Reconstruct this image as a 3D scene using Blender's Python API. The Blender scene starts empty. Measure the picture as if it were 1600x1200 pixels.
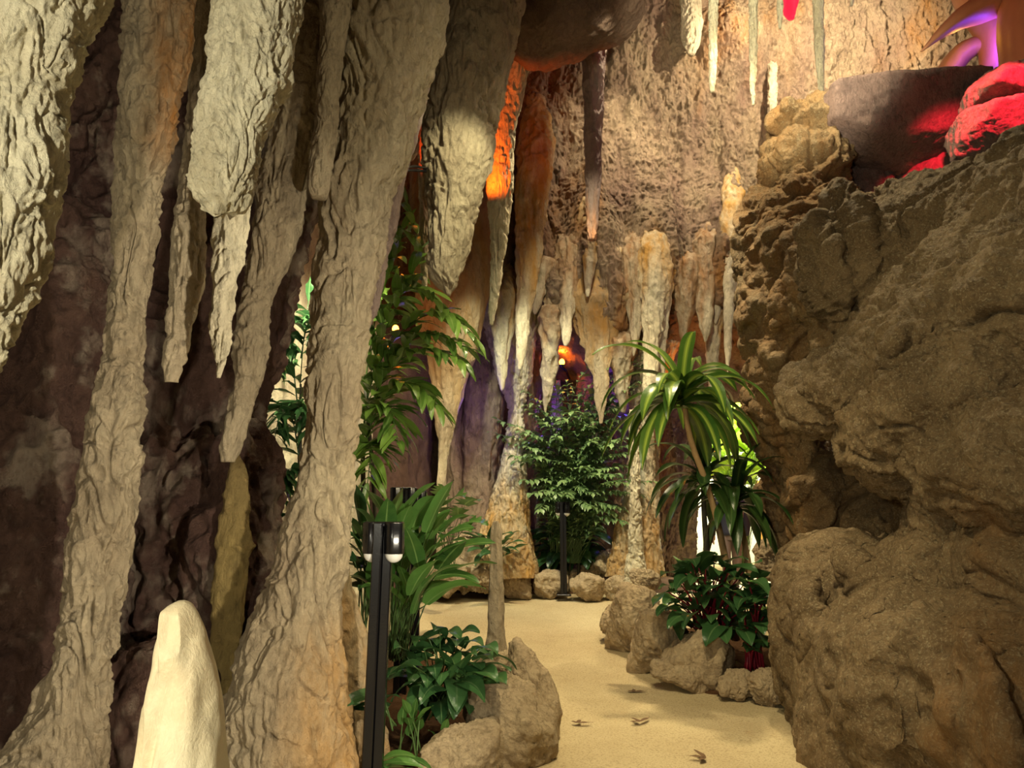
import bpy, math
import numpy as np
from mathutils import Vector

SC = bpy.context.scene
COL = SC.collection
F = 1155.0                      # focal length in pixels of the 1600x1200 frame
PITCH = math.atan(190 / F)
EYE = 1.6
CP, SP = math.cos(PITCH), math.sin(PITCH)

# ------------------------------------------------------------------ camera
cam = bpy.data.objects.new('camera', bpy.data.cameras.new('camera'))
COL.objects.link(cam)
cam.location = (0, 0, EYE)
cam.rotation_euler = (math.pi / 2 + PITCH, 0, 0)
cam.data.sensor_width = 36
cam.data.lens = F / 1600 * 36
cam.data.clip_end = 100
SC.camera = cam


def at(px, py, Y):
    """the point of the place seen at a pixel at forward distance Y"""
    xc, yc = (px - 800) / F, (600 - py) / F
    t = Y / (CP - yc * SP)
    return np.array((xc * t, Y, EYE + (SP + yc * CP) * t))


def mpp(py, Y):
    """metres per pixel there"""
    return Y / (CP - (600 - py) / F * SP) / F


def floor_z(y):
    """the path climbs gently toward the back"""
    t = np.clip((np.asarray(y, float) - 5.6) / 5.6, 0, 1)
    return .27 * t * t * (2.2 - 1.2 * t)


def ground_y(py):
    yc = (600 - py) / F
    Y = 8.0
    for _ in range(60):
        Y = .5 * Y + .5 * (float(floor_z(Y)) - EYE) * (CP - yc * SP) / (SP + yc * CP)
    return Y


# ------------------------------------------------------------------ world, exposure
SC.view_settings.view_transform = 'Standard'
SC.view_settings.look = 'None'
SC.view_settings.gamma = 1
SC.view_settings.exposure = 0.12
SC.view_settings.use_curve_mapping = False
w = bpy.data.worlds.new('world')
SC.world = w
w.use_nodes = True
w.node_tree.nodes['Background'].inputs[0].default_value = (1.0, 0.80, 0.55, 1)
w.node_tree.nodes['Background'].inputs[1].default_value = 0.16


# ------------------------------------------------------------------ lamps of the cave and added fill lights
def lamp(name, kind, loc, energy, color, target=None, size=0.3, angle=90, blend=0.6):
    d = bpy.data.lights.new(name, kind)
    d.energy = energy
    d.color = color
    if kind == 'AREA':
        d.shape = 'DISK'
        d.size = size
    else:
        d.shadow_soft_size = size
    if kind == 'SPOT':
        d.spot_size = math.radians(angle)
        d.spot_blend = blend
    o = bpy.data.objects.new(name, d)
    COL.objects.link(o)
    o.location = loc
    if target is not None:
        v = Vector(target) - Vector(loc)
        o.rotation_euler = v.to_track_quat('-Z', 'Y').to_euler()
    return o


WARM = (1.0, 0.83, 0.50)
PALE = (1.0, 0.90, 0.62)
lamp('key_floodlight', 'POINT', (-1.0, -.7, 2.0), 255, (1.0, 0.94, 0.73), size=0.08)
lamp('path_floodlight', 'SPOT', (0.9, 7.6, 7.2), 1550, WARM, (0.9, 8.6, 0), 0.12, 80)
lamp('near_path_floodlight', 'SPOT', (.6, 3.2, 4.5), 480, WARM, (0.6, 6.0, 0), 0.10, 72)
lamp('back_wall_floodlight', 'SPOT', (4.2, 9.0, 8.6), 620, (1.0, 0.85, 0.58), (4.5, 11.4, 8.0), 0.05, 150)
lamp('upper_wall_floodlight', 'SPOT', (1.5, 9.3, 8.8), 560, (1.0, 0.84, 0.58), (1.2, 11.2, 5.0), 0.06, 100)
lamp('thin_stalactite_fill', 'SPOT', (.9, 3.4, 4.3), 1500, PALE, (2.7, 7.4, 6.5), 0.08, 42)  # added front light so the thin stalactites stand out white
lamp('bush_floodlight', 'SPOT', (-0.6, 7.9, 5.6), 540, (0.95, 1.0, 0.75), (1.0, 11.2, 1.4), 0.08, 56)
lamp('column_floodlight', 'SPOT', (1.2, 2.2, 3.9), 105, PALE, (-1.2, 4.6, 2.2), 0.08, 100)
lamp('left_wall_floodlight', 'SPOT', (1.1, 1.3, 1.3), 430, (1.0, .90, .70), (-2.6, 4.6, 1.5), 0.06, 75)
lamp('drip_fill', 'SPOT', (.9, 6.0, 6.35), 520, PALE, (1.7, 11.0, 4.0), 0.08, 44)  # added light to brighten the stalactites under the wall lip
lamp('palm_fill', 'SPOT', (.3, 4.2, 5.0), 260, (1.0, .95, .62), (-1.3, 7.2, 3.0), 0.08, 46)  # fill light added to lift the palm fronds
lamp('grey_mass_fill', 'SPOT', (.7, 2.4, 4.0), 55, PALE, (-.6, 5.9, 5.0), 0.3, 44, 1.0)  # added soft fill on the massive grey stalactite
lamp('flowstone_floodlight', 'SPOT', (2.4, 6.4, 7.0), 420, (1.0, 0.84, 0.52), (2.6, 5.4, 2.0), 0.08, 120)
lamp('flowstone_fill', 'SPOT', (-.2, 2.9, 4.2), 190, (1.0, 0.86, 0.52), (2.7, 4.9, 1.3), 0.06, 80)  # extra fill added on the face of the right wall
lamp('orange_spotlight', 'SPOT', at(722, 300, 6.7), 150, (1.0, 0.13, 0.005), at(795, 235, 7.3), 0.04, 62)
lamp('red_orange_spotlight', 'SPOT', at(700, 260, 7.0), 60, (1.0, 0.07, 0.005), at(652, 195, 7.9), 0.04, 60)
lamp('red_spotlight', 'SPOT', at(1590, -120, 4.9), 1100, (1.0, 0.02, 0.05), at(1545, 160, 6.0), 0.05, 42, .5)
lamp('violet_spotlight', 'POINT', at(1566, 62, 7.25), 16, (0.22, 0.05, 1.0), size=0.05)
lamp('amber_spotlight', 'POINT', at(1500, 62, 7.4), 3, (1.0, 0.40, 0.02), size=0.05)
lamp('root_floodlight', 'SPOT', at(1400, -60, 5.6), 40, (1.0, 0.36, 0.16), at(1560, 50, 7.2), 0.06, 60)
lamp('violet_lamp_left', 'POINT', at(745, 640, 10.4), 9, (0.20, 0.07, 1.0), size=0.08)
lamp('violet_lamp_middle', 'POINT', at(842, 640, 11.9), 11, (0.20, 0.07, 1.0), size=0.08)
lamp('violet_lamp_right', 'POINT', at(978, 600, 11.6), 9, (0.20, 0.07, 1.0), size=0.08)
lamp('daylight_exit', 'AREA', (5.4, 14.6, 4.8), 1300, (0.98, 1.0, 0.80), (4.4, 15.5, 1.8), 1.6)
lamp('side_gallery_floodlight', 'SPOT', at(520, 330, 6.8), 800, PALE, at(440, 660, 8.8), 0.15, 90)


# ------------------------------------------------------------------ numeric helpers
def _hash(ix, iy, iz, seed):
    h = (ix.astype(np.uint32) * np.uint32(374761393) + iy.astype(np.uint32) * np.uint32(668265263)
         + iz.astype(np.uint32) * np.uint32(2246822519) + np.uint32((seed * 3266489917 + 97) & 0xFFFFFFFF))
    h = (h ^ (h >> np.uint32(13))) * np.uint32(1274126177)
    h = h ^ (h >> np.uint32(16))
    return h.astype(np.float32) * np.float32(2.0 / 4294967295.0) - 1.0


def vn(p, seed=0):
    """smooth value noise in -1..1"""
    p = np.asarray(p, np.float32)
    i = np.floor(p)
    f = p - i
    u = f * f * (3 - 2 * f)
    i = i.astype(np.int64)
    x0, y0, z0 = i[:, 0], i[:, 1], i[:, 2]
    ux, uy, uz = u[:, 0], u[:, 1], u[:, 2]
    r = 0
    for dz in (0, 1):
        wz = uz if dz else 1 - uz
        for dy in (0, 1):
            wy = uy if dy else 1 - uy
            a = _hash(x0, y0 + dy, z0 + dz, seed)
            b = _hash(x0 + 1, y0 + dy, z0 + dz, seed)
            r = r + (a + (b - a) * ux) * (wy * wz)
    return r


def fbm(p, octv=4, seed=0, gain=0.5):
    s, a, t = 0, 1.0, 0
    p = np.asarray(p, np.float32)
    for k in range(octv):
        s = s + a * vn(p, seed + k * 13)
        t += a
        a *= gain
        p = p * 2.03 + 11.3
    return s / t * 1.5


def sstep(a, b, x):
    t = np.clip((x - a) / (b - a + 1e-9), 0, 1)
    return t * t * (3 - 2 * t)


def relief(p, s, amp, style='plaster', seed=0):
    """surface relief in metres at points p, features about s metres wide"""
    p = np.asarray(p, np.float32)
    if style == 'plaster':
        q = p / s * np.array((1, 1, .42), np.float32)
        wv = np.stack([vn(q * .8, seed + 1), vn(q * .8 + 7, seed + 2), vn(q * .8 + 13, seed + 3)], 1)
        r = 1 - 2.2 * np.abs(vn(q + .9 * wv, seed))
        b = 1 - 2.2 * np.abs(vn(q * 2.3 + 1.3 * wv, seed + 4))
        k = np.maximum(0, .16 - np.abs(vn(q * 1.4 + 1.1 * wv + 3, seed + 6))) / .16
        b2 = 1 - 2.2 * np.abs(vn(q * 4.1 + 1.9 * wv, seed + 7))
        return amp * (.55 * r + .38 * b + .24 * b2 + .28 * fbm(q * np.array((4, 4, 7)), 3, seed + 5) - .7 * k)
    if style == 'ribs':
        q = p / s * np.array((1, 1, .09), np.float32)
        wv = np.stack([vn(q * 1.2, seed + 1), vn(q * 1.2 + 7, seed + 2), 0 * q[:, 0]], 1)
        r = 1 - 2.2 * np.abs(vn(q + .5 * wv, seed))
        return amp * (.6 * r + .45 * fbm(p / s * 1.6 * np.array((1, 1, .5)), 4, seed + 5))
    if style == 'drapery':
        q = p / s * np.array((1, 1, .05), np.float32)
        wv = vn(q * .7 + p * np.array((2, 2, 5)), seed + 1)[:, None]
        return amp * (.8 * (1 - 2 * np.abs(vn(q + .6 * wv, seed))) + .2 * fbm(p / s * .8 * np.array((1, 1, .4)), 2, seed + 5))
    if style == 'flow':        # folded flowstone, bands leaning across the face
        wv = np.stack([fbm(p / (s * 3.5), 2, seed + k) for k in (1, 2, 3)], 1)
        q = p + wv * s * 1.5
        u = (q[:, 0] * .80 + q[:, 2] * -.45 + q[:, 1] * .35) / s
        v = (q[:, 0] * .5 + q[:, 2] * .75) / (s * 6)
        r = 1 - 2.0 * np.abs(vn(np.stack([u, v, q[:, 1] / (s * 3)], 1), seed))
        r2 = 1 - 2.0 * np.abs(vn(np.stack([u * 2.6, v * 2, q[:, 1] / s], 1), seed + 8))
        k = np.maximum(0, .14 - np.abs(vn(np.stack([u * .8 + 5, v * 1.2, q[:, 1] / (s * 3)], 1), seed + 3))) / .14
        return amp * (.65 * r + .4 * r2 - .8 * k + .50 * fbm(p / s * 2.0, 5, seed + 6, .62))
    # 'rough': popcorn
    q = p / s * np.array((1, 1, .7), np.float32)
    return amp * (.6 * fbm(q, 4, seed, .62) + .4 * (1 - 2.2 * np.abs(vn(q * 1.7, seed + 9))))


def mesh_from(name, v, f, mat, loc=(0, 0, 0), parent=None, attrs=None, smooth=True):
    """ONE mesh object from vertex and face arrays (faces all quads or all tris, or a list of both)"""
    v = np.asarray(v, np.float32) - np.asarray(loc, np.float32)
    fs = [np.asarray(x, np.int32) for x in (f if isinstance(f, list) else [f]) if len(x)]
    me = bpy.data.meshes.new(name)
    me.vertices.add(len(v))
    me.vertices.foreach_set('co', v.ravel())
    tot = np.concatenate([np.full(len(x), x.shape[1], np.int32) for x in fs])
    me.loops.add(int(tot.sum()))
    me.loops.foreach_set('vertex_index', np.concatenate([x.ravel() for x in fs]))
    me.polygons.add(len(tot))
    me.polygons.foreach_set('loop_start', (np.cumsum(tot) - tot).astype(np.int32))
    me.polygons.foreach_set('use_smooth', np.full(len(tot), smooth))
    for k, a in (attrs or {}).items():
        me.attributes.new(k, 'FLOAT', 'POINT').data.foreach_set('value', np.asarray(a, np.float32))
    me.update(calc_edges=True)
    me.validate()
    if mat is not None:
        me.materials.append(mat)
    o = bpy.data.objects.new(name, me)
    COL.objects.link(o)
    if parent is not None:
        o.parent = parent
        o.location = Vector(loc) - parent.location
    else:
        o.location = loc
    return o


def tag(o, label=None, cat=None, group=None, kind=None):
    for k, x in (('label', label), ('category', cat), ('group', group), ('kind', kind)):
        if x:
            o[k] = x
    return o


def thing(name, loc, label, cat, group=None):
    o = bpy.data.objects.new(name, None)
    o.empty_display_size = .1
    COL.objects.link(o)
    o.location = loc
    return tag(o, label, cat, group)


def vnormals(v, f):
    n = np.zeros((len(v), 3))
    a = v[f]
    fn = np.cross(a[:, 2] - a[:, 0], a[:, -1] - a[:, 1])
    for k in range(f.shape[1]):
        for c in range(3):
            n[:, c] += np.bincount(f[:, k], fn[:, c], len(v))
    return n / (np.linalg.norm(n, axis=1, keepdims=True) + 1e-12)


def subdivide(v, f):
    """each quad into four, smoothed a little"""
    e = np.concatenate([np.sort(f[:, [k, (k + 1) % 4]], 1) for k in range(4)])
    key = e[:, 0].astype(np.int64) * len(v) + e[:, 1]
    uk, inv = np.unique(key, return_inverse=True)
    em = (v[uk // len(v)] + v[uk % len(v)]) / 2
    fc = v[f].mean(1)
    nf, n0, n1 = len(f), len(v), len(em)
    ei = inv.reshape(4, nf) + n0
    ci = np.arange(nf) + n0 + n1
    nv = np.concatenate([v, em, fc])
    q = np.concatenate([np.stack([f[:, k], ei[k], ci, ei[(k - 1) % 4]], 1) for k in range(4)])
    return smooth(nv, q, 1, .5), q


def smooth(v, f, n=1, a=.5):
    e = np.concatenate([f[:, [k, (k + 1) % f.shape[1]]] for k in range(f.shape[1])])
    for _ in range(n):
        s = np.zeros_like(v)
        c = np.bincount(e[:, 0], minlength=len(v)).astype(float)
        for k in range(3):
            s[:, k] = np.bincount(e[:, 0], v[e[:, 1], k], len(v)) + np.bincount(e[:, 1], v[e[:, 0], k], len(v))
        c = c + np.bincount(e[:, 1], minlength=len(v))
        s = s / np.maximum(c, 1)[:, None]
        v = v * (1 - a) + s * a
    return v


def surface_nets(fld, lo, h):
    s = fld < 0
    nx, ny, nz = fld.shape
    c = np.zeros((nx - 1, ny - 1, nz - 1), np.int8)
    for a in (0, 1):
        for b in (0, 1):
            for d in (0, 1):
                c += s[a:nx - 1 + a, b:ny - 1 + b, d:nz - 1 + d]
    act = np.argwhere((c > 0) & (c < 8))
    idx = np.full(c.shape, -1, np.int32)
    idx[tuple(act.T)] = np.arange(len(act))
    acc = np.zeros((len(act), 3))
    cnt = np.zeros(len(act))
    corners = [(a, b, d) for a in (0, 1) for b in (0, 1) for d in (0, 1)]
    val = {k: fld[tuple((act + k).T)] for k in corners}
    for k in corners:
        for ax in range(3):
            if k[ax] == 0:
                k2 = tuple(1 if i == ax else k[i] for i in range(3))
                a, b = val[k], val[k2]
                m = (a < 0) != (b < 0)
                t = np.where(m, a / np.where(m, a - b, 1), 0)
                p = np.array(k, float)[None].repeat(len(act), 0)
                p[:, ax] += t
                acc[m] += p[m]
                cnt[m] += 1
    v = (act + acc / cnt[:, None]) * h + lo
    quads = []
    for ax in range(3):
        o1, o2 = [i for i in range(3) if i != ax]
        sa = [slice(None)] * 3
        sb = [slice(None)] * 3
        sa[ax], sb[ax] = slice(0, -1), slice(1, None)
        m = s[tuple(sa)] != s[tuple(sb)]
        e = np.argwhere(m)
        e = e[(e[:, o1] > 0) & (e[:, o2] > 0) & (e[:, o1] < fld.shape[o1] - 1) & (e[:, o2] < fld.shape[o2] - 1)]
        ins = s[tuple(e.T)]
        d1, d2 = np.zeros(3, int), np.zeros(3, int)
        d1[o1], d2[o2] = 1, 1
        g = lambda x: idx[tuple(x.T)]
        q = np.stack([g(e - d1 - d2), g(e - d2), g(e), g(e - d1)], 1)
        flip = ins if ax != 1 else ~ins
        q[~flip] = q[~flip][:, ::-1]
        quads.append(q)
    return v, np.concatenate(quads)


def rock_mass(blobs, h, k, s, amp, style, seed, subdiv=1, damp=None):
    """smooth union of leaning ellipsoids (pixel centre, distance, pixel radii, lean, depth) with relief"""
    B = []
    for (px, py, Y, rx, ry, ang, rd) in blobs:
        m = mpp(py, Y)
        B.append((at(px, py, Y), np.array((rx * m, rd, ry * m)), math.radians(ang)))
    lo = np.min([c - r.max() for c, r, a in B], 0) - k
    hi = np.max([c + r.max() for c, r, a in B], 0) + k
    lo[2] = max(lo[2], -.35)
    n = np.ceil((hi - lo) / h).astype(int) + 1
    fld = np.full(n, .5, np.float32)
    ax = [lo[i] + np.arange(n[i]) * h for i in range(3)]
    for c, r, a in B:
        R = np.array((math.hypot(r[0] * math.cos(a), r[2] * math.sin(a)), r[1], math.hypot(r[0] * math.sin(a), r[2] * math.cos(a)))) + k + 2 * h
        sl = tuple(slice(max(0, int((c[i] - R[i] - lo[i]) / h)), max(0, int((c[i] + R[i] - lo[i]) / h) + 2)) for i in range(3))
        X, Yy, Z = np.meshgrid(*[(ax[i][sl[i]] - c[i]).astype(np.float32) for i in range(3)], indexing='ij', sparse=True)
        u = X * math.cos(a) + Z * math.sin(a)
        z = -X * math.sin(a) + Z * math.cos(a)
        k0 = np.sqrt((u / r[0]) ** 2 + (Yy / r[1]) ** 2 + (z / r[2]) ** 2) + 1e-6
        k1 = np.sqrt((u / r[0] ** 2) ** 2 + (Yy / r[1] ** 2) ** 2 + (z / r[2] ** 2) ** 2) + 1e-6
        d = k0 * (k0 - 1) / k1
        o = fld[sl]
        hh = np.maximum(k - np.abs(o - d), 0) / k
        fld[sl] = np.minimum(o, d) - hh * hh * k / 4
    fld[0], fld[-1], fld[:, 0], fld[:, -1], fld[:, :, 0], fld[:, :, -1] = .5, .5, .5, .5, .5, .5
    v, f = surface_nets(fld, lo, h)
    for _ in range(subdiv):
        v, f = subdivide(v, f)
    nr = vnormals(v, f)
    big = relief(v, s * 3, amp * 1.3, style, seed + 50)
    d = relief(v, s, amp, style, seed) + big
    if damp is not None:
        d = d * damp(v)
    v = v + nr * d[:, None]
    return v, f


# ------------------------------------------------------------------ materials
def rgb(c):
    return (*c, 1)


class NT:
    def __init__(self, name):
        self.m = bpy.data.materials.new(name)
        self.m.use_nodes = True
        self.t = self.m.node_tree
        self.b = self.t.nodes['Principled BSDF']
        self.tc = self.t.nodes.new('ShaderNodeTexCoord').outputs['Object']

    def n(self, typ, **kw):
        x = self.t.nodes.new(typ)
        for k, val in kw.items():
            setattr(x, k, val)
        return x

    def link(self, a, b):
        self.t.links.new(a, b)

    def noise(self, scale, detail=4, rough=.55, stretch=None, dist=0.0):
        x = self.n('ShaderNodeTexNoise')
        x.inputs['Scale'].default_value = scale
        x.inputs['Detail'].default_value = detail
        x.inputs['Roughness'].default_value = rough
        x.inputs['Distortion'].default_value = dist
        if stretch:
            mp = self.n('ShaderNodeMapping')
            mp.inputs['Scale'].default_value = stretch
            self.link(self.tc, mp.inputs['Vector'])
            self.link(mp.outputs[0], x.inputs['Vector'])
        else:
            self.link(self.tc, x.inputs['Vector'])
        return x.outputs['Fac']

    def ramp(self, fac, a, b, c0=(0, 0, 0), c1=(1, 1, 1)):
        x = self.n('ShaderNodeValToRGB')
        x.color_ramp.elements[0].position, x.color_ramp.elements[1].position = a, b
        x.color_ramp.elements[0].color, x.color_ramp.elements[1].color = rgb(c0), rgb(c1)
        self.link(fac, x.inputs[0])
        return x.outputs[0]

    def mix(self, fac, a, b, mode='MIX'):
        x = self.n('ShaderNodeMix', data_type='RGBA', blend_type=mode)
        for sock, val in ((x.inputs[0], fac), (x.inputs[6], a), (x.inputs[7], b)):
            if isinstance(val, (int, float)):
                sock.default_value = val
            elif isinstance(val, tuple):
                sock.default_value = rgb(val)
            else:
                self.link(val, sock)
        return x.outputs[2]

    def attr(self, name):
        return self.n('ShaderNodeAttribute', attribute_name=name).outputs['Fac']

    def mul(self, a, b, op='MULTIPLY'):
        x = self.n('ShaderNodeMath', operation=op)
        for s, val in zip(x.inputs, (a, b)):
            if isinstance(val, (int, float)):
                s.default_value = val
            else:
                self.link(val, s)
        return x.outputs[0]

    def bump(self, hgt, strength, dist, prev=None):
        x = self.n('ShaderNodeBump')
        x.inputs['Strength'].default_value = strength
        x.inputs['Distance'].default_value = dist
        self.link(hgt, x.inputs['Height'])
        if prev is not None:
            self.link(prev, x.inputs['Normal'])
        return x.outputs[0]

    def done(self, col, rough=.8, normal=None, spec=.3):
        if isinstance(col, tuple):
            self.b.inputs['Base Color'].default_value = rgb(col)
        else:
            self.link(col, self.b.inputs['Base Color'])
        self.b.inputs['Roughness'].default_value = rough
        self.b.inputs['Specular IOR Level'].default_value = spec
        if normal is not None:
            self.link(normal, self.b.inputs['Normal'])
        return self.m


def stone_mat(name, base, dark, stain, pit_shade=.35, fs=1.0, rough=.75, bump=1.0, stretch=(1, 1, .5), speck=None, spec=.3, hole_shade=0.0):
    """plastered or rough stone: mottled colour, painted pit shade, worn paint stain given by the mesh"""
    t = NT(name)
    c = t.mix(t.ramp(t.noise(2.2 * fs, 6, .6, stretch), .36, .66), base, dark)
    c = t.mix(t.mul(t.ramp(t.noise(17 * fs, 6, .7, stretch, .8), .50, .64), pit_shade), c, tuple(x * .35 for x in dark))  # shade of small pits painted into the colour as dark blotches
    c = t.mix(t.mul(t.ramp(t.noise(60 * fs, 3, .6), .5, .8), .25), c, tuple(min(1, x * 1.35) for x in base))
    if hole_shade:
        vo = t.n('ShaderNodeTexVoronoi')
        vo.inputs['Scale'].default_value = 16 * fs
        mp = t.n('ShaderNodeMapping')
        mp.inputs['Scale'].default_value = (1, 1, .6)
        t.link(t.tc, mp.inputs['Vector'])
        t.link(mp.outputs[0], vo.inputs['Vector'])
        c = t.mix(t.mul(t.ramp(vo.outputs['Distance'], .10, .17, (1, 1, 1), (0, 0, 0)), t.mul(t.ramp(t.noise(6 * fs, 2), .5, .56), hole_shade)), c, tuple(x * .22 for x in dark))  # dark dots painted as the shade inside holes; surface stays closed
    if speck:
        c = t.mix(t.mul(t.ramp(t.noise(60 * fs, 3, .6), .54, .64), .75), c, speck)
    sm = t.mul(t.attr('stain'), t.mul(t.ramp(t.noise(5 * fs, 5, .7, (1, 1, .3)), .30, .62), .92))
    c = t.mix(sm, c, stain)
    n1 = t.bump(t.noise(24 * fs, 10, .68, stretch, .8), .95 * bump, .045 / fs)
    n2 = t.bump(t.noise(110 * fs, 4, .65), .6 * bump, .010 / fs, n1)
    return t.done(c, rough, n2, spec)


OCHRE = (.62, .27, .035)
M = {}
M['cream'] = stone_mat('cream_plaster', (.80, .73, .52), (.58, .49, .31), (.45, .22, .06), .5, 1.6, hole_shade=.85)
M['cream_smooth'] = stone_mat('smooth_cream_plaster', (.78, .70, .48), (.66, .52, .30), (.55, .27, .08), .12, 1.6, .45, .35)
M['tan'] = stone_mat('tan_plaster', (.50, .405, .265), (.31, .235, .145), (.42, .17, .03), .45, hole_shade=.6)
M['tan_ochre'] = stone_mat('tan_plaster_with_ochre', (.48, .39, .25), (.33, .25, .155), (.50, .265, .07), .4, hole_shade=.5)
M['pale'] = stone_mat('pale_drip_plaster', (.74, .66, .46), (.50, .42, .28), (.56, .29, .055), .4)
M['pale_rust'] = stone_mat('pale_drip_plaster_with_rust', (.66, .57, .40), (.44, .35, .23), (.33, .155, .05), .4)
M['mauve'] = stone_mat('mauve_plaster', (.40, .30, .25), (.29, .20, .17), (.55, .20, .03), .35)
M['wall_back'] = stone_mat('rough_mauve_rock', (.46, .345, .22), (.30, .195, .14), (.50, .22, .04), .5, .8, .85, 1.4, (1, 1, .45))
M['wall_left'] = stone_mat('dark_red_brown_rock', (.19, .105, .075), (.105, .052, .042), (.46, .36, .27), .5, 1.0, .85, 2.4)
M['wall_right'] = stone_mat('brown_flowstone', (.32, .22, .11), (.19, .125, .058), (.38, .17, .035), .5, 1.2, .7, 1.2, (1, 1, 1), (.40, .33, .19), .4)
M['boulder'] = stone_mat('tan_boulder_stone', (.54, .42, .26), (.40, .295, .175), (.40, .22, .08), .4, 1.4, .8, 1.0, (1, 1, 1))
M['grey_rock'] = stone_mat('grey_mauve_rock', (.30, .20, .17), (.20, .135, .12), (.3, .1, .08), .5, 1.2, .75, 1.2, (1, 1, .6))
M['yellow_rock'] = stone_mat('yellow_ochre_rock', (.36, .26, .09), (.26, .18, .07), OCHRE, .4)
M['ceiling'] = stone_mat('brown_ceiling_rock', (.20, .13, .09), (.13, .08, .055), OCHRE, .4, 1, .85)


def floor_mat():
    t = NT('sandy_concrete')
    c = t.mix(t.ramp(t.noise(1.6, 5, .6), .35, .68), (.56, .46, .27), (.47, .37, .21))
    c = t.mix(t.mul(t.ramp(t.noise(70, 3, .7), .50, .62), .55), c, (.22, .155, .08))
    c = t.mix(t.mul(t.ramp(t.noise(110, 2, .7), .58, .66), .4), c, (.62, .53, .36))
    c = t.mix(t.mul(t.ramp(t.noise(3.3, 6, .7), .60, .75), .35), c, (.36, .20, .09))
    n = t.bump(t.noise(80, 4, .7), .5, .006, t.bump(t.noise(5, 4, .6), .3, .03))
    return t.done(c, .85, n, .2)


M['floor'] = floor_mat()
_t = NT('dark_planter_soil')
M['soil'] = _t.done(_t.mix(_t.noise(40, 6, .7), (.06, .032, .016), (.15, .075, .035)), .95, _t.bump(_t.noise(45, 6, .7), 1, .03), .1)


def leaf_mat(name, dark, light, rib, ribw=.07, rough=.34, stripe=0.0, trans=.25):
    t = NT(name)
    c = t.mix(t.attr('tint'), dark, light)
    c = t.mix(t.mul(t.ramp(t.noise(14, 3, .6), .4, .7), .3), c, light)
    a = t.mul(t.attr('across'), 0, 'ABSOLUTE')
    c = t.mix(t.ramp(a, ribw, ribw + .05, (1, 1, 1), (0, 0, 0)), c, rib)
    if stripe:
        c = t.mix(t.mul(t.ramp(a, .18, .42, (1, 1, 1), (0, 0, 0)), stripe), c, rib)
    n = t.bump(t.noise(30, 3, .6), .25, .01)
    m = t.done(c, rough, n, .5)
    tr = t.n('ShaderNodeBsdfTranslucent')
    t.link(c, tr.inputs[0])
    mx = t.n('ShaderNodeMixShader')
    mx.inputs[0].default_value = trans
    t.link(t.b.outputs[0], mx.inputs[1])
    t.link(tr.outputs[0], mx.inputs[2])
    t.link(mx.outputs[0], t.t.nodes['Material Output'].inputs[0])
    return m


M['leaf_dark'] = leaf_mat('dark_glossy_leaf', (.020, .065, .022), (.065, .16, .05), (.10, .19, .07), .05, .3)
M['leaf_mid'] = leaf_mat('mid_green_leaf', (.035, .10, .022), (.10, .22, .045), (.16, .28, .08), .05, .35)
M['leaf_palm'] = leaf_mat('palm_leaflet', (.06, .14, .022), (.20, .34, .055), (.2, .3, .08), .08, .32)
M['leaf_bush'] = leaf_mat('bush_leaflet', (.095, .18, .065), (.26, .38, .15), (.25, .35, .16), .08, .3)
M['leaf_strap'] = leaf_mat('striped_strap_leaf', (.030, .085, .015), (.09, .18, .025), (.34, .46, .07), .05, .3, .55)
M['leaf_strap_dark'] = leaf_mat('dark_strap_leaf', (.014, .04, .012), (.045, .10, .022), (.09, .16, .04), .05, .3, .3)
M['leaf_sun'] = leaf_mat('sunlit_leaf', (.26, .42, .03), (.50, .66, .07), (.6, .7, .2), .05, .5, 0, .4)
M['leaf_dead'] = leaf_mat('withered_leaf', (.50, .40, .22), (.62, .52, .30), (.5, .4, .2), .05, .7)


def plain(name, col, rough=.5, metal=0.0, var=.25, scale=20, bumpd=.003, spec=.5, emit=None, strength=0):
    t = NT(name)
    c = t.mix(t.noise(scale, 4, .6, (1, 1, .4)), tuple(x * (1 - var) for x in col), tuple(min(1, x * (1 + var)) for x in col))
    m = t.done(c, rough, t.bump(t.noise(scale * 3, 4, .6), .4, bumpd), spec)
    t.b.inputs['Metallic'].default_value = metal
    if emit:
        t.b.inputs['Emission Color'].default_value = rgb(emit)
        t.b.inputs['Emission Strength'].default_value = strength
    return m


M['black'] = plain('black_painted_metal', (.005, .005, .006), .22, .0, .3, 30, .001)
M['globe'] = plain('frosted_white_glass', (.72, .72, .68), .18, 0, .04, 5, .0005)
M['stem_tan'] = plain('tan_cane', (.34, .22, .10), .7, 0, .35, 30, .01)
M['stem_dark'] = plain('dark_stem', (.05, .045, .025), .7, 0, .4, 30, .006)
M['stem_green'] = plain('green_stem', (.07, .13, .035), .5, 0, .3, 30, .002)
M['stem_red'] = plain('crimson_stem', (.28, .015, .035), .4, 0, .3, 30, .002)
M['bulb_orange'] = plain('glowing_orange_bulb', (.9, .4, .05), .4, 0, .05, 5, .0005, .5, (1.0, .30, .03), 14)
M['bulb_red'] = plain('glowing_red_glass', (.8, .02, .04), .3, 0, .05, 5, .0005, .5, (1.0, .01, .03), 2.0)
M['root'] = plain('smooth_brown_root', (.42, .22, .12), .55, 0, .25, 5, .01, .4)
M['navy'] = plain('navy_jacket_cloth', (.022, .025, .045), .8, 0, .2, 40, .004)
M['trouser'] = plain('grey_brown_trousers', (.15, .12, .10), .85, 0, .2, 40, .004)
M['skin'] = plain('skin', (.50, .31, .21), .5, 0, .06, 20, .001)
M['hair'] = plain('dark_hair', (.03, .02, .014), .6, 0, .3, 60, .004)
M['shoe'] = plain('dark_shoe', (.03, .028, .026), .5)
M['panel'] = plain('pale_painted_panel', (.80, .74, .55), .7, 0, .05, 6)
M['teal'] = plain('teal_paint', (.10, .50, .42), .6, 0, .08, 6)
M['amber'] = plain('orange_paint', (.75, .38, .08), .6, 0, .08, 6)
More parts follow.
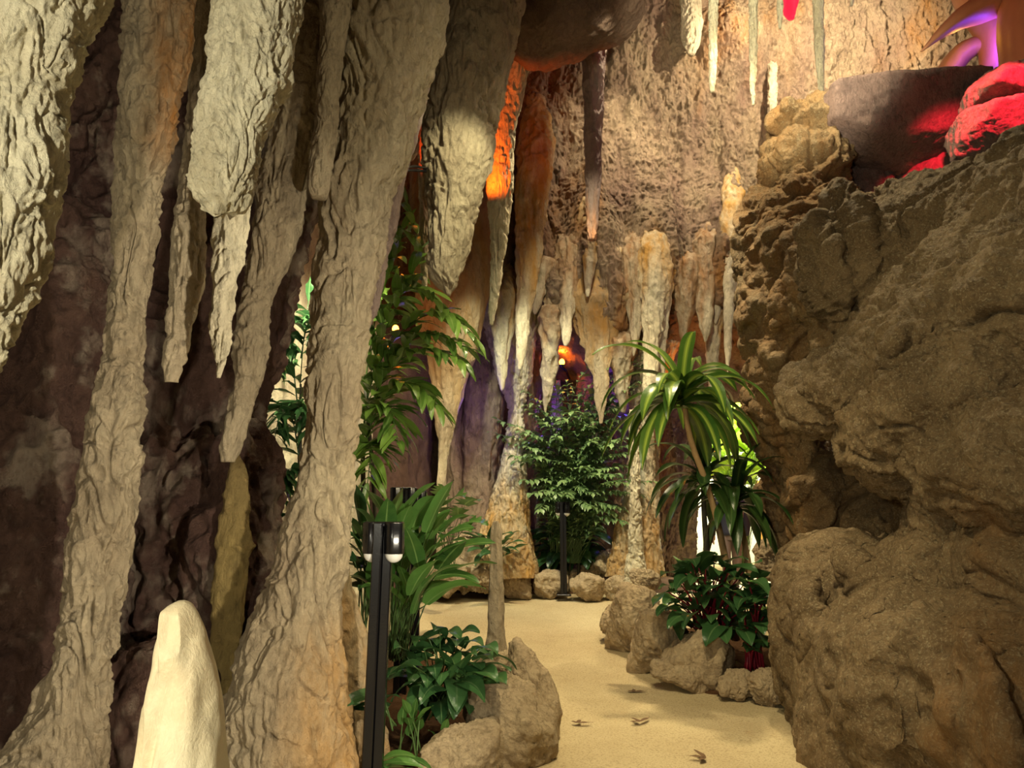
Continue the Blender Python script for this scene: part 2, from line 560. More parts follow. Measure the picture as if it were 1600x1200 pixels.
M['litter'] = plain('brown_leaf_litter', (.15, .085, .04), .9, 0, .3, 40, .003)
exec_structures = []


# ------------------------------------------------------------------ shape builders
def ceil_z(x, y):
    return 2.35 + .80 * np.maximum(y, .35)


def lathe_rows(rows, Y, top=None, amp=.02, s=.1, style='plaster', depth=1.0, seed=0, res=2.4, wob=.0, stain=None, soft=18, jag=0.0):
    """solid of stacked rings following (py, left px, right px) rows; Y = distance or (top, bottom)"""
    rows = [tuple(map(float, r)) for r in rows]
    YS = Y if isinstance(Y, tuple) else (Y, Y)
    Y0 = YS[0]
    if top == 'ceiling':
        py, xl, xr = rows[0]
        p2, l2, r2 = rows[1]
        sl, sr = (l2 - xl) / (p2 - py), (r2 - xr) / (p2 - py)
        q = py
        while at(0, q, Y0)[2] < ceil_z(0, Y0) + .15 and q > py - 1500:
            q -= 20
        d = (q - py) * .6
        rows.insert(0, (q, xl + sl * d - 20, xr + sr * d + 20))
    R = np.array(rows)
    n = max(10, int((R[-1, 0] - R[0, 0]) / res))
    py = np.linspace(R[0, 0], R[-1, 0], n)
    xl, xr = np.interp(py, R[:, 0], R[:, 1]), np.interp(py, R[:, 0], R[:, 2])
    ker = max(1, int(soft / res) // 2 * 2 + 1)
    pad = ker // 2
    sm = lambda a: np.convolve(np.concatenate([2 * a[0] - a[pad:0:-1], a, 2 * a[-1] - a[-2:-pad - 2:-1]]) if n > pad + 2 else a, np.ones(ker) / ker, 'valid') if n > pad + 2 else a
    xl, xr = sm(xl), sm(xr)
    Yv = np.interp((py - R[0, 0]) / (R[-1, 0] - R[0, 0]), (0, 1) if len(YS) == 2 else (0, .3, 1), YS)
    wmax = (xr - xl).max()
    m = int(np.clip(math.pi * wmax / res, 18, 280))
    th = np.arange(m) / m * 2 * math.pi
    yc = (600 - py) / F
    t = Yv / (CP - yc * SP)
    cx, z = ((xl + xr) / 2 - 800) / F * t, EYE + (SP + yc * CP) * t
    r = np.maximum((xr - xl) / 2 / F * t, .001)
    X = cx[:, None] + r[:, None] * np.cos(th)
    Yg = Yv[:, None] + r[:, None] * depth * np.sin(th)
    Z = np.repeat(z[:, None], m, 1)
    v = np.stack([X, Yg, Z], 2).reshape(-1, 3)
    rr = np.repeat(r, m)
    a = np.minimum(amp, rr * .45)
    d = relief(v, s, 1.0, style, seed) * a
    if wob:
        d = d + np.minimum(wob, rr * .4) * fbm(v / (s * 3.2) * np.array((1, 1, .6)), 3, seed + 77)
    ct, st = np.tile(np.cos(th), n), np.tile(np.sin(th), n)
    v[:, 0] += d * ct
    v[:, 1] += d * st * depth
    v[:, 2] += np.minimum(a, .03) * .6 * vn(v / s * 1.3, seed + 40)
    if jag:
        last = np.repeat(sstep(py[-1] - 14, py[-1], py), m)
        v[:, 2] += last * jag * (np.sin(np.tile(th, n) * 11) * .5 + fbm(v / .03, 2, seed + 60))
    i = np.arange(n - 1)[:, None] * m
    j = np.arange(m)[None]
    j2 = (j + 1) % m
    f = np.stack([i + j, i + m + j, i + m + j2, i + j2], 2).reshape(-1, 4)
    c0, c1 = len(v), len(v) + 1
    v = np.concatenate([v, [v[:m].mean(0)], [v[-m:].mean(0)]])
    jj = np.arange(m)
    cap = np.concatenate([np.stack([np.full(m, c0), jj, (jj + 1) % m], 1),
                          np.stack([np.full(m, c1), (n - 1) * m + (jj + 1) % m, (n - 1) * m + jj], 1)])
    pyv = np.concatenate([np.repeat(py, m), [py[0], py[-1]]])
    thv = np.concatenate([np.tile(th, n), [0, 0]])
    sv = np.zeros(len(v)) if stain is None else stain(pyv, thv)
    return v, [f, cap], sv


def drip(name, label, cat, rows, Y, mat='tan', group=None, stand=False, **kw):
    v, f, sv = lathe_rows(rows, Y, **kw)
    up = v[:, 2] > v[:, 2].max() - .02
    loc = v[up].mean(0) if not stand else v[v[:, 2] < v[:, 2].min() + .02].mean(0)
    o = mesh_from(name, v, f, M[mat], loc, attrs={'stain': sv})
    tag(o, label, cat, group)
    o['kind'] = 'thing'
    return o


def sweep(pts, rad, m=12, amp=0, s=.1, seed=0, style='rough', flat=1.0):
    """tube along world points with a radius at each; returns v, faces"""
    pts = np.asarray(pts, float)
    rad = np.asarray(rad, float) if np.ndim(rad) else np.full(len(pts), rad)
    u = np.linspace(0, 1, len(pts))
    n = max(len(pts), 14)
    uu = np.linspace(0, 1, n)
    # Catmull-Rom through the points
    P = np.concatenate([[2 * pts[0] - pts[1]], pts, [2 * pts[-1] - pts[-2]]])
    seg = np.clip((uu * (len(pts) - 1)).astype(int), 0, len(pts) - 2)
    tt = (uu * (len(pts) - 1) - seg)[:, None]
    a, b, c, d = P[seg], P[seg + 1], P[seg + 2], P[seg + 3]
    C = .5 * ((2 * b) + (c - a) * tt + (2 * a - 5 * b + 4 * c - d) * tt ** 2 + (3 * b - a - 3 * c + d) * tt ** 3)
    r = np.interp(uu, u, rad)
    T = np.gradient(C, axis=0)
    T /= np.linalg.norm(T, axis=1, keepdims=True) + 1e-9
    nrm = np.cross(T[0], (0.13, 1, .21))
    nrm /= np.linalg.norm(nrm)
    v = []
    th = np.arange(m) / m * 2 * math.pi
    for k in range(n):
        nrm = nrm - T[k] * nrm.dot(T[k])
        nrm /= np.linalg.norm(nrm) + 1e-9
        bn = np.cross(T[k], nrm)
        v.append(C[k] + r[k] * (np.cos(th)[:, None] * nrm * flat + np.sin(th)[:, None] * bn))
    v = np.concatenate(v)
    if amp:
        cc = np.repeat(C, m, 0)
        dirv = v - cc
        dirv /= np.linalg.norm(dirv, axis=1, keepdims=True) + 1e-9
        v = v + dirv * (relief(v, s, amp, style, seed))[:, None]
    i = np.arange(n - 1)[:, None] * m
    j = np.arange(m)[None]
    f = np.stack([i + j, i + (j + 1) % m, i + m + (j + 1) % m, i + m + j], 2).reshape(-1, 4)
    v = np.concatenate([v, [C[0]], [C[-1]]])
    jj = np.arange(m)
    cap = np.concatenate([np.stack([np.full(m, n * m), (jj + 1) % m, jj], 1),
                          np.stack([np.full(m, n * m + 1), (n - 1) * m + jj, (n - 1) * m + (jj + 1) % m], 1)])
    return v, [f, cap]


def box(c, sx, sy, sz, bev=.15):
    """bevelled box: 24 vertices, faces as quads and tris"""
    v, b = [], bev * min(sx, sy, sz)
    h = np.array((sx, sy, sz)) / 2
    ids = {}
    for sxn in (-1, 1):
        for syn in (-1, 1):
            for szn in (-1, 1):
                for ax in range(3):
                    p = h - b
                    p[ax] = h[ax]
                    ids[sxn, syn, szn, ax] = len(v)
                    v.append(np.array(c) + p * (sxn, syn, szn))
    q, t = [], []
    for ax in range(3):
        o = [i for i in range(3) if i != ax]
        for s in (-1, 1):
            k = []
            for a, bb in ((-1, -1), (1, -1), (1, 1), (-1, 1)):
                sg = [0, 0, 0]
                sg[ax], sg[o[0]], sg[o[1]] = s, a, bb
                k.append(ids[(*sg, ax)])
            q.append(k)
        for a in (-1, 1):
            for bb in (-1, 1):
                k = []
                for s, fx in ((-1, o[0]), (1, o[0]), (1, o[1]), (-1, o[1])):
                    sg = [0, 0, 0]
                    sg[ax], sg[o[0]], sg[o[1]] = s, a, bb
                    k.append(ids[(*sg, fx)])
                q.append(k)
    for sxn in (-1, 1):
        for syn in (-1, 1):
            for szn in (-1, 1):
                t.append([ids[sxn, syn, szn, ax] for ax in range(3)])
    return np.array(v), [np.array(q), np.array(t)]


def join(parts):
    vs, qs, ts, n = [], [], [], 0
    for v, fl in parts:
        for f in (fl if isinstance(fl, list) else [fl]):
            (qs if f.shape[1] == 4 else ts).append(f + n)
        vs.append(v)
        n += len(v)
    return np.concatenate(vs), [np.concatenate(x) for x in (qs, ts) if x]


_uv = None


def ball(n=40, m=60):
    th = np.linspace(0, math.pi, n)
    ph = np.arange(m) / m * 2 * math.pi
    d = np.stack([np.outer(np.sin(th), np.cos(ph)), np.outer(np.sin(th), np.sin(ph)), np.outer(np.cos(th), np.ones(m))], 2).reshape(-1, 3)
    i = np.arange(n - 1)[:, None] * m
    j = np.arange(m)[None]
    f = np.stack([i + j, i + m + j, i + m + (j + 1) % m, i + (j + 1) % m], 2).reshape(-1, 4)
    return d, f


def boulder(label, x0, x1, y0, y1, Y=None, mat='boulder', name='boulder', cat='boulder', group=None, seed=0, deep=.8, facets=17,
            amp=.03, res=(90, 130), tilt=0., z0=None, soft=34, style='rough'):
    """faceted stone filling a pixel box, standing at the distance where its foot meets the ground"""
    if Y is None:
        Y = ground_y(y1)
    wpx, hpx = x1 - x0, y1 - y0
    m = mpp((y0 + y1) / 2, Y)
    hx, hz = wpx * m / 2, hpx * m / 2
    c = at((x0 + x1) / 2, (y0 + y1) / 2, Y)
    hy = hx * deep
    c[1] += hy * .7
    rng = np.random.RandomState(seed + 5)
    d, f = ball(*res)
    nn = rng.normal(size=(facets, 3))
    nn /= np.linalg.norm(nn, axis=1, keepdims=True)
    nn = np.concatenate([nn, [(1, 0, 0), (-1, 0, 0), (0, -1, 0), (0, 0, 1)]])
    dist = np.concatenate([rng.uniform(.78, 1.0, facets), [1, 1, 1, 1]])
    q = np.maximum(d @ nn.T, 1e-3) / dist
    r = 1 / (np.mean(q ** soft, 1) * len(dist)) ** (1 / soft)
    r = r * 1.12
    v = d * r[:, None]
    sc = np.array((hx, hy, hz))
    # fill the box
    v[:, 0] = (v[:, 0] - (v[:, 0].max() + v[:, 0].min()) / 2) / np.ptp(v[:, 0]) * 2
    v[:, 2] = (v[:, 2] - (v[:, 2].max() + v[:, 2].min()) / 2) / np.ptp(v[:, 2]) * 2
    if tilt:
        v[:, 2] += tilt * v[:, 0] * (1 - np.abs(v[:, 0]) * .2)
    v = v * sc + c
    nr = vnormals(v, f)
    v = v + nr * (relief(v, max(hx, hz) * .30, amp, style, seed) + relief(v, max(hx, hz) * .9, amp * 1.5, 'rough', seed + 9) + relief(v, max(hx, hz) * .10, amp * .5, 'plaster', seed + 19))[:, None]
    loc = (c[0], c[1], v[:, 2].min())
    o = mesh_from(name, v, f, M[mat], loc, attrs={'stain': np.zeros(len(v))})
    tag(o, label, cat, group)
    o['kind'] = 'thing'
    return o


# ------------------------------------------------------------------ setting: floor, soil, ceiling, walls
def grid(nx, ny, fn):
    u, w_ = np.meshgrid(np.linspace(0, 1, nx), np.linspace(0, 1, ny), indexing='ij')
    v = fn(u.ravel(), w_.ravel())
    i, j = np.meshgrid(np.arange(nx - 1), np.arange(ny - 1), indexing='ij')
    a = (i * ny + j).ravel()
    return v, np.stack([a, a + ny, a + ny + 1, a + 1], 1)


def build_floor():
    def fn(u, w_):
        x, y = -6 + 15 * u, -3 + 23 * w_
        p = np.stack([x, y, 0 * x], 1)
        return np.stack([x, y, .018 * fbm(p / 1.4, 3, 3) - .012 + floor_z(y)], 1)
    v, f = grid(240, 360, fn)
    tag(mesh_from('floor', v, f, M['floor']), 'sandy concrete path floor winding through the cave', 'floor', kind='structure')


build_floor()


def soil_bed(name, label, c, rx, ry, hgt, seed):
    def fn(u, w_):
        a, r = u * 2 * math.pi, w_
        rr = r * (1 + .12 * np.sin(3 * a + seed) + .07 * np.sin(7 * a))
        x, y = c[0] + rx * rr * np.cos(a), c[1] + ry * rr * np.sin(a)
        p = np.stack([x, y, 0 * x], 1)
        return np.stack([x, y, floor_z(y) + hgt * (1 - sstep(.72, 1.0, r)) - .06 + (.05 * fbm(p * 3, 4, seed)) * (1 - r * .5)], 1)
    v, f = grid(120, 40, fn)
    tag(mesh_from(name, v, f, M['soil'], (c[0], c[1], 0)), label, 'soil', kind='structure')


soil_bed('ground', 'dark soil of the planting bed below the near black lamp post', (-1.0, 6.0), 1.0, 2.1, .16, 1)
soil_bed('ground', 'dark soil of the planting bed below the strap leaved plants', (2.30, 7.7), .95, 1.35, .16, 2)
soil_bed('ground', 'dark soil of the planting bed below the far bush', (.7, 13.0), 2.6, 1.5, .2, 3)


def build_ceiling():
    def fn(u, w_):
        x, y = -7 + 17 * u, -1.5 + 16 * w_
        p = np.stack([x, y, 0 * x], 1)
        return np.stack([x, y, ceil_z(x, y) + .30 + .22 * fbm(p / 1.3, 4, 8)], 1)
    v, f = grid(160, 160, fn)
    o = mesh_from('ceiling', v, f[:, ::-1], M['ceiling'], attrs={'stain': np.zeros(len(v))})
    tag(o, 'brown rock ceiling sloping up over the cave', 'ceiling', kind='structure')


build_ceiling()

# stalactites of the back wall: px, top py, top width, tip px, tip py, tone, stain reach 0..1
BACK = [
    (744, 385, 52, 738, 508, 'pale_rust', .55, 'short tan stalactite cluster right of the blunt grey stalactite tip', 10.5),
    (788, 440, 44, 784, 610, 'pale', .0, 'pale tapering stalactite left of the pair under the yellow streaked rock', 10.6),
    (838, 215, 52, 812, 578, 'pale', .72, 'longest yellow streaked stalactite with white double tip beside orange glowing one', 10.3),
    (836, 330, 34, 827, 489, 'pale', .45, 'thin right-hand tip tucked behind the longest yellow streaked stalactite', 10.5),
    (852, 400, 38, 836, 491, 'pale_rust', .5, 'short brown-topped stalactite right of the long yellow streaked one', 10.7),
    (893, 370, 44, 883, 541, 'pale_rust', .55, 'orange-topped stalactite hanging straight above the orange lamp', 10.5),
    (927, 310, 40, 918, 464, 'pale', .68, 'bright yellow-topped stalactite below the narrow mauve rib', 10.4),
    (955, 385, 34, 948, 464, 'pale', .15, 'short white stalactite just right of the bright yellow-topped one', 10.6),
    (930, 455, 118, 939, 662, 'tan_ochre', .6, 'wide tan funnel stalactite narrowing to a point above the far bush', 10.7),
    (998, 370, 46, 990, 556, 'pale_rust', .65, 'rust brown stalactite left of the two thick white ones', 10.5),
    (1024, 360, 54, 1014, 640, 'pale', .30, 'thick white stalactite with ochre top behind the strap leaved crown, left of its twin', 10.2),
    (1040, 375, 30, 1034, 600, 'pale', .15, 'white stalactite close against the right side of the thick white one', 10.4),
    (1074, 395, 46, 1068, 534, 'pale_rust', 1.0, 'smooth brown stalactite without a white tip above the strap leaved crown', 10.8),
    (1108, 355, 50, 1102, 534, 'pale_rust', .75, 'orange-brown stalactite with a white tip right of the smooth brown one', 10.5),
    (1124, 400, 30, 1118, 506, 'pale_rust', .4, 'small pale stalactite between the orange-brown one and the long white one', 10.6),
    (1144, 290, 28, 1137, 582, 'pale', .1, 'long thin knobbly white stalactite nearest the right flowstone wall', 9.9),
    (1160, 385, 26, 1150, 472, 'pale', .35, 'short white stalactite right of the long thin knobbly white one', 10.5),
    (868, 470, 40, 852, 646, 'pale_rust', .45, 'thin stalactite with reddish top just left of the orange lamp', 11.0),
    (970, 520, 44, 974, 645, 'pale_rust', .45, 'rusty stalactite with white tip between the tan funnel and the thick white one', 11.0),
    (1114, 470, 28, 1112, 640, 'pale', .1, 'pale slender stalactite hanging lower behind the crown, left of the longest white one', 10.8),
]

# lip of the overhanging back wall and where it stands
def back_y(x, z):
    p = np.stack([x, 0 * x, z], 1)
    pxg = 800 + x / 11.3 * F
    lip = 3.85 + .30 * np.sin(x * 2.3 + .6) + .40 * fbm(p * np.array((.9, 1, .2)), 3, 21)
    over = sstep(lip - .5, lip + .55, z)
    deepy = 13.5 - 1.0 * sstep(840, 740, pxg) + .3 * fbm(p * np.array((1.3, 1, .35)), 3, 25)
    face = 11.25 + .25 * fbm(p * np.array((.7, 1, .25)), 3, 22) - .05 * (z - 5)
    for (px, ty, wd, tx, tip, tone, st, lb, Yd) in BACK:
        c = at(px, ty, 11)
        face = face - .36 * np.exp(-((x - c[0]) / (min(wd, 70) * .0095 * .6)) ** 2) * sstep(c[2] + 1.6, c[2] - .2, z) * sstep(c[2] - 1.6, c[2] - .4, z)
    face = face - .55 * np.exp(-((x - 3.6) / .7) ** 2 - ((z - 9.1) / .55) ** 2)
    deepy = deepy - .25 * np.abs(np.sin(x * 3.1)) ** 3
    y = deepy * (1 - over) + face * over
    y = y - .5 * np.clip(x - 4.2, 0, 10) * over
    return y


def build_back():
    def fn(u, w_):
        x, z = -3.2 + 12.2 * u, -.3 + 11.6 * w_
        y = back_y(x, z)
        v = np.stack([x, y, z], 1)
        rg = relief(v, .085, .075, 'rough', 31) + relief(v, .13, .045, 'ribs', 37) + relief(v, .5, .12, 'rough', 33)
        v[:, 1] -= rg
        v[:, 0] += .03 * fbm(v * 5, 3, 44)
        v[:, 2] += .03 * fbm(v * 5 + 9, 3, 45)
        return v
    v, f = grid(820, 760, fn)
    c = v[f].mean(1)
    # the opening to the daylight gallery
    ex = ((c[:, 0] - 4.05) / .74) ** 2 + ((c[:, 2] - 1.0) / 2.4) ** 2 < 1
    f = f[~ex]
    st = sstep(.1, .8, fbm(v * np.array((1.1, .4, .45)), 4, 51) + .35 * np.exp(-((v[:, 2] - 5.2) / 1.5) ** 2))
    o = mesh_from('wall_back', v, f[:, ::-1], M['wall_back'], attrs={'stain': st})
    tag(o, 'rough mauve and tan rock wall overhanging at the back', 'wall', kind='structure')


build_back()

RIGHT = [
    (1268, 192, 7.2, 58, 36, 0, .35), (1262, 262, 7.2, 60, 66, 0, .42), (1262, 335, 7.15, 58, 70, 0, .45),
    (1226, 405, 7.2, 50, 105, 14, .5), (1212, 480, 7.0, 42, 72, 0, .45), (1240, 560, 7.0, 58, 66, 0, .45),
    (1222, 655, 7.2, 48, 70, 0, .45), (1262, 770, 6.9, 36, 90, 0, .32), (1220, 790, 7.5, 22, 70, 0, .3),
    (1330, 430, 6.4, 84, 106, 20, .7), (1392, 368, 6.2, 92, 66, 22, .7), (1472, 345, 5.7, 92, 62, 16, .7), (1576, 318, 5.1, 100, 62, 22, .7),
    (1520, 430, 5.1, 150, 78, 42, .7), (1425, 520, 5.3, 140, 72, 46, .7), (1312, 612, 5.6, 74, 52, 24, .55),
    (1575, 500, 4.5, 120, 110, 40, .65), (1500, 620, 4.7, 120, 105, 30, .6), (1420, 690, 5.1, 92, 72, -20, .5), (1590, 720, 4.25, 120, 92, 0, .6),
    (1487, 800, 4.9, 46, 125, 0, .36), (1470, 905, 5.0, 84, 70, 0, .5), (1385, 800, 6.75, 84, 90, 0, .42),
    (1322, 965, 5.95, 94, 118, 6, .65), (1278, 1010, 6.0, 50, 150, 5, .5), (1330, 880, 6.0, 92, 36, 0, .5), (1325, 1120, 5.5, 62, 130, 6, .5),
    (1430, 1080, 4.75, 128, 150, 0, .62), (1545, 1110, 4.3, 140, 165, 0, .7), (1400, 965, 5.3, 62, 66, 20, .5),
    (1580, 890, 4.3, 58, 72, 0, .36), (1350, 1180, 5.0, 80, 120, 0, .5),
    (1460, 560, 6.3, 170, 200, 0, .5), (1560, 900, 6.2, 150, 300, 0, .5), (1246, 1000, 5.9, 18, 110, 4, .3), (1280, 1050, 5.4, 20, 130, 4, .25), (1326, 1100, 5.15, 20, 120, 6, .25), (1345, 1140, 4.85, 24, 100, 6, .3), (1392, 1130, 4.5, 20, 120, 4, .25), (1462, 1110, 4.2, 22, 130, 2, .2), (1530, 1120, 3.75, 24, 120, 0, .22), (1350, 930, 5.3, 20, 80, 20, .25), (1292, 430, 5.85, 18, 90, 12, .25), (1335, 390, 5.75, 20, 110, 10, .25), (1378, 420, 5.7, 18, 100, -8, .25), (1425, 390, 5.55, 22, 90, -20, .25), (1490, 440, 4.6, 150, 18, 46, .22),   (1240, 440, 6.75, 14, 90, 6, .2), (1210, 430, 6.85, 14, 80, 10, .2),  
    (1640, 500, 4.6, 90, 300, 0, .6), (1670, 1070, 4.2, 80, 170, 0, .6),
]


def build_right():
    v, f = rock_mass(RIGHT, .026, .13, .15, .062, 'flow', 61, damp=lambda v: 1 - .55 * sstep(1.9, 1.2, v[:, 2]))
    nr = vnormals(v, f)
    pxv = 800 + v[:, 0] / v[:, 1] * F
    wt = np.maximum(sstep(2.1, 1.3, v[:, 2]), .9 * sstep(1300, 1240, pxv))
    v = v + nr * (relief(v, .26, .06, 'drapery', 68) * wt)[:, None]
    pz = .55 * sstep(.1, .7, fbm(v * np.array((.8, .8, .5)), 3, 66) + .55 * sstep(5.9, 6.7, v[:, 1]))
    o = mesh_from('wall_right', v, f, M['wall_right'], attrs={'stain': pz})
    tag(o, 'huge folded brown flowstone wall right of the path', 'wall', kind='structure')


build_right()

LEFT = [
    (200, 250, 5.9, 270, 420, 0, .7), (440, 230, 5.9, 66, 260, -6, .45), (90, 200, 5.6, 130, 400, 6, .5),
    (100, 560, 4.9, 92, 260, 6, .45), (40, 900, 4.6, 130, 300, 8, .45), (130, 960, 4.8, 60, 220, 8, .4),
    (240, 690, 5.4, 60, 240, 6, .4), (300, 620, 5.7, 105, 280, 0, .5), (386, 770, 5.1, 40, 100, 4, .35), (358, 880, 5.0, 66, 110, 0, .4),
    (290, 900, 5.2, 90, 220, 0, .4), (245, 1130, 4.45, 110, 120, 0, .35), (400, 1060, 5.0, 100, 170, 0, .4), (418, 480, 6.0, 34, 140, -6, .35),
    (250, 820, 5.1, 34, 170, 5, .3), (0, 1150, 4.3, 120, 160, 0, .4),
]


def build_left():
    v, f = rock_mass(LEFT, .026, .10, .13, .075, 'rough', 71)
    st = sstep(.0, .35, fbm(v * np.array((3.2, 3.2, 1.9)), 6, 72, .7))
    o = mesh_from('wall_left', v, f, M['wall_left'], attrs={'stain': st})
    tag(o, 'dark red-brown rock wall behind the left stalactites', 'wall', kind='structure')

    def fn(u, w_):
        x, z = -7.0 + 5.0 * u, -.3 + 8.5 * w_
        vv = np.stack([x, 9.3 + 1.6 * sstep(-2.9, -2.0, x) + 0 * z, z], 1)
        vv[:, 1] -= relief(vv, .3, .12, 'rough', 75) + relief(vv, .3, .10, 'ribs', 76)
        return vv
    v, f = grid(220, 260, fn)
    o = mesh_from('wall_side', v, f[:, ::-1], M['pale'], attrs={'stain': np.zeros(len(v))})
    tag(o, 'pale rock wall seen through the gap left of the big column', 'wall', kind='structure')


build_left()


def build_overhang():
    v, f = rock_mass([(880, 20, 6.9, 90, 62, 4, .6), (955, 0, 6.9, 52, 62, -30, .5), (835, 60, 6.9, 46, 32, 0, .45), (880, -90, 7.0, 120, 90, 0, .7),
                      (880, -190, 7.0, 130, 90, 0, .8)], .025, .15, .16, .035, 'rough', 81)
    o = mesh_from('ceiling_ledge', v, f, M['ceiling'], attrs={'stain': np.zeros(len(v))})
    tag(o, 'brown rock ledge jutting from the ceiling over the path', 'ledge', kind='structure')


build_overhang()

# ------------------------------------------------------------------ near stalactites, columns and stalagmites


def side_stain(py0, py1, right=True, k=1.0):
    """paint on one side of a column between two heights"""
    def fn(py, th):
        sd = np.cos(th) if right else -np.cos(th)
        return k * sstep(-.2, 1.0, sd) * sstep(py0 - 90, py0 + 40, py) * (1 - sstep(py1 - 60, py1 + 60, py))
    return fn


def top_stain(py0, py1, k=1.0):
    def fn(py, th):
        return k * (1 - sstep(py0, py1, py + 26 * np.sin(th * 3)))
    return fn


def low_stain(py0, py1, k=1.0):
    def fn(py, th):
        return k * sstep(py0, py1, py + 20 * np.sin(th * 4))
    return fn


NEAR = 'hanging_stalactite'
drip(NEAR, 'thick cream stalactite cut by the left edge of the photo, nearest the camera', 'stalactite',
     [(0, -60, 150), (45, -65, 121), (110, -70, 113), (145, -75, 92), (220, -80, 88), (310, -85, 79), (360, -88, 62), (425, -90, 52), (490, -82, 26), (550, -70, 2), (620, -58, -30)],
     1.5, 'cream', top='ceiling', amp=.014, s=.045, wob=.012, depth=.9, seed=1, res=2.0)
drip(NEAR, 'broad cream stalactite with broken blunt end hanging close to the camera', 'stalactite',
     [(0, 343, 468), (60, 333, 456), (130, 320, 446), (180, 312, 424), (215, 312, 407), (260, 307, 404), (300, 297, 394), (312, 302, 391), (326, 322, 384), (333, 336, 372)],
     1.8, 'cream', top='ceiling', soft=5, jag=.016, amp=.013, s=.042, wob=.010, depth=.85, seed=2, res=2.0)
drip(NEAR, 'slim grey-cream stalactite, left one of two below the broken blunt stalactite', 'stalactite',
     [(0, 316, 352), (120, 302, 345), (220, 292, 338), (330, 279, 318), (400, 270, 312), (440, 267, 313), (500, 263, 296), (560, 259, 286), (598, 260, 276)],
     3.0, 'tan', top='ceiling', amp=.014, s=.07, wob=.02, seed=3)
drip(NEAR, 'slim grey-cream stalactite, right one of two below the broken blunt stalactite', 'stalactite',
     [(0, 372, 440), (150, 358, 415), (300, 336, 392), (340, 332, 389), (400, 333, 384), (450, 330, 370), (500, 329, 365), (560, 331, 362), (572, 336, 356), (590, 338, 345)],
     2.9, 'pale', top='ceiling', amp=.014, s=.07, wob=.015, seed=4)
drip('stone_column', 'tall slanting grey-cream column with rusty top at left in front of the dark wall', 'column',
     [(0, 206, 298), (120, 200, 283), (250, 192, 256), (300, 186, 248), (360, 184, 247), (430, 180, 232), (560, 170, 216), (680, 150, 212), (780, 134, 202),
      (880, 115, 192), (960, 108, 182), (1020, 96, 172), (1090, 70, 166), (1160, 30, 158), (1230, -20, 152), (1300, -60, 150)],
     3.6, 'tan', top='ceiling', amp=.032, s=.10, wob=.03, seed=5, stain=side_stain(-600, 250, True, 1.0))
drip(NEAR, 'long slanting tan stalactite ending above the yellow streak of the dark wall', 'stalactite',
     [(0, 470, 530), (150, 428, 512), (330, 405, 472), (400, 393, 452), (480, 380, 420), (580, 364, 405), (650, 358, 390), (690, 352, 378), (722, 350, 364)],
     4.2, 'tan', top='ceiling', amp=.020, s=.09, wob=.03, seed=6)
drip(NEAR, 'short broken stalactite stub clinging to left side of the big central column', 'stalactite',
     [(60, 503, 540), (150, 494, 530), (220, 489, 524), (290, 482, 514), (303, 482, 511), (309, 488, 508)],
     3.95, 'tan', amp=.010, s=.06, wob=.012, seed=7, top='ceiling')
drip('stone_column', 'big grey-tan column with pinched waist and flaring ochre base left of the path', 'column',
     [(0, 511, 696), (60, 509, 690), (130, 508, 662), (200, 512, 642), (250, 512, 630), (310, 509, 606), (390, 505, 601), (470, 501, 584), (560, 493, 571), (640, 486, 556),
      (720, 474, 546), (800, 459, 541), (870, 444, 534), (930, 418, 524), (1010, 384, 520), (1050, 368, 528), (1100, 350, 536), (1200, 322, 545), (1290, 300, 552)],
     (4.35, 4.15), 'tan_ochre', top='ceiling', amp=.034, s=.115, wob=.035, seed=8, res=2.2, depth=.9, stain=side_stain(1010, 1400, True, .8))
drip('stone_column', 'mauve-grey ridge of stone running up behind right side of the big central column', 'column',
     [(150, 610, 668), (260, 590, 640), (330, 570, 622), (400, 565, 604), (480, 560, 590), (540, 548, 570), (610, 540, 556)],
     4.9, 'mauve', top='ceiling', amp=.015, s=.08, wob=.02, seed=9)
drip('stalagmite', 'rough ochre-brown stone mound behind the near black lamp post', 'stalagmite',
     [(838, 520, 532), (880, 505, 548), (950, 500, 560), (1010, 505, 578), (1080, 520, 592), (1150, 530, 604), (1240, 530, 616)],
     4.75, 'tan_ochre', amp=.03, s=.10, wob=.03, seed=10, style='rough', stand=True, stain=low_stain(850, 1000, .8))
drip('stalagmite', 'bright cream stalagmite with rounded top and vertical ribs at the lower left', 'stalagmite',
     [(938, 280, 288), (942, 270, 297), (950, 261, 304), (962, 256, 308), (980, 253, 311), (1000, 252, 315), (1040, 249, 326), (1100, 236, 336), (1150, 230, 340), (1200, 222, 342), (1600, 190, 372), (2150, 150, 410)],
     1.35, 'cream_smooth', amp=.015, s=.034, style='drapery', wob=.006, seed=11, res=1.9, soft=8, stand=True)
drip('stalagmite', 'slim tan stalagmite standing alone on the kerb rock beside the path', 'stalagmite',
     [(814, 772, 780), (822, 768, 784), (850, 767, 785), (900, 765, 786), (950, 763, 787), (985, 761, 788), (1010, 757, 791), (1032, 752, 796), (1110, 746, 802)],
     6.0, 'tan', amp=.012, s=.05, style='ribs', wob=.006, seed=12, res=1.6, stand=True)
drip(NEAR, 'massive grey stalactite with blunt tip beside the orange glowing rock', 'stalactite',
     [(0, 700, 812), (60, 695, 806), (110, 672, 792), (200, 664, 772), (260, 662, 765), (330, 671, 746), (390, 671, 734), (430, 672, 720), (450, 686, 712), (462, 697, 706)],
     5.9, 'tan', top='ceiling', amp=.03, s=.13, wob=.035, seed=13)
drip(NEAR, 'orange-lit stalactite with pale tip right of the massive grey stalactite', 'stalactite',
     [(60, 770, 832), (110, 768, 826), (200, 764, 804), (290, 764, 800), (370, 768, 790), (430, 767, 781), (480, 765, 776), (508, 766, 770)],
     7.3, 'pale', top='ceiling', amp=.02, s=.10, wob=.02, seed=14)
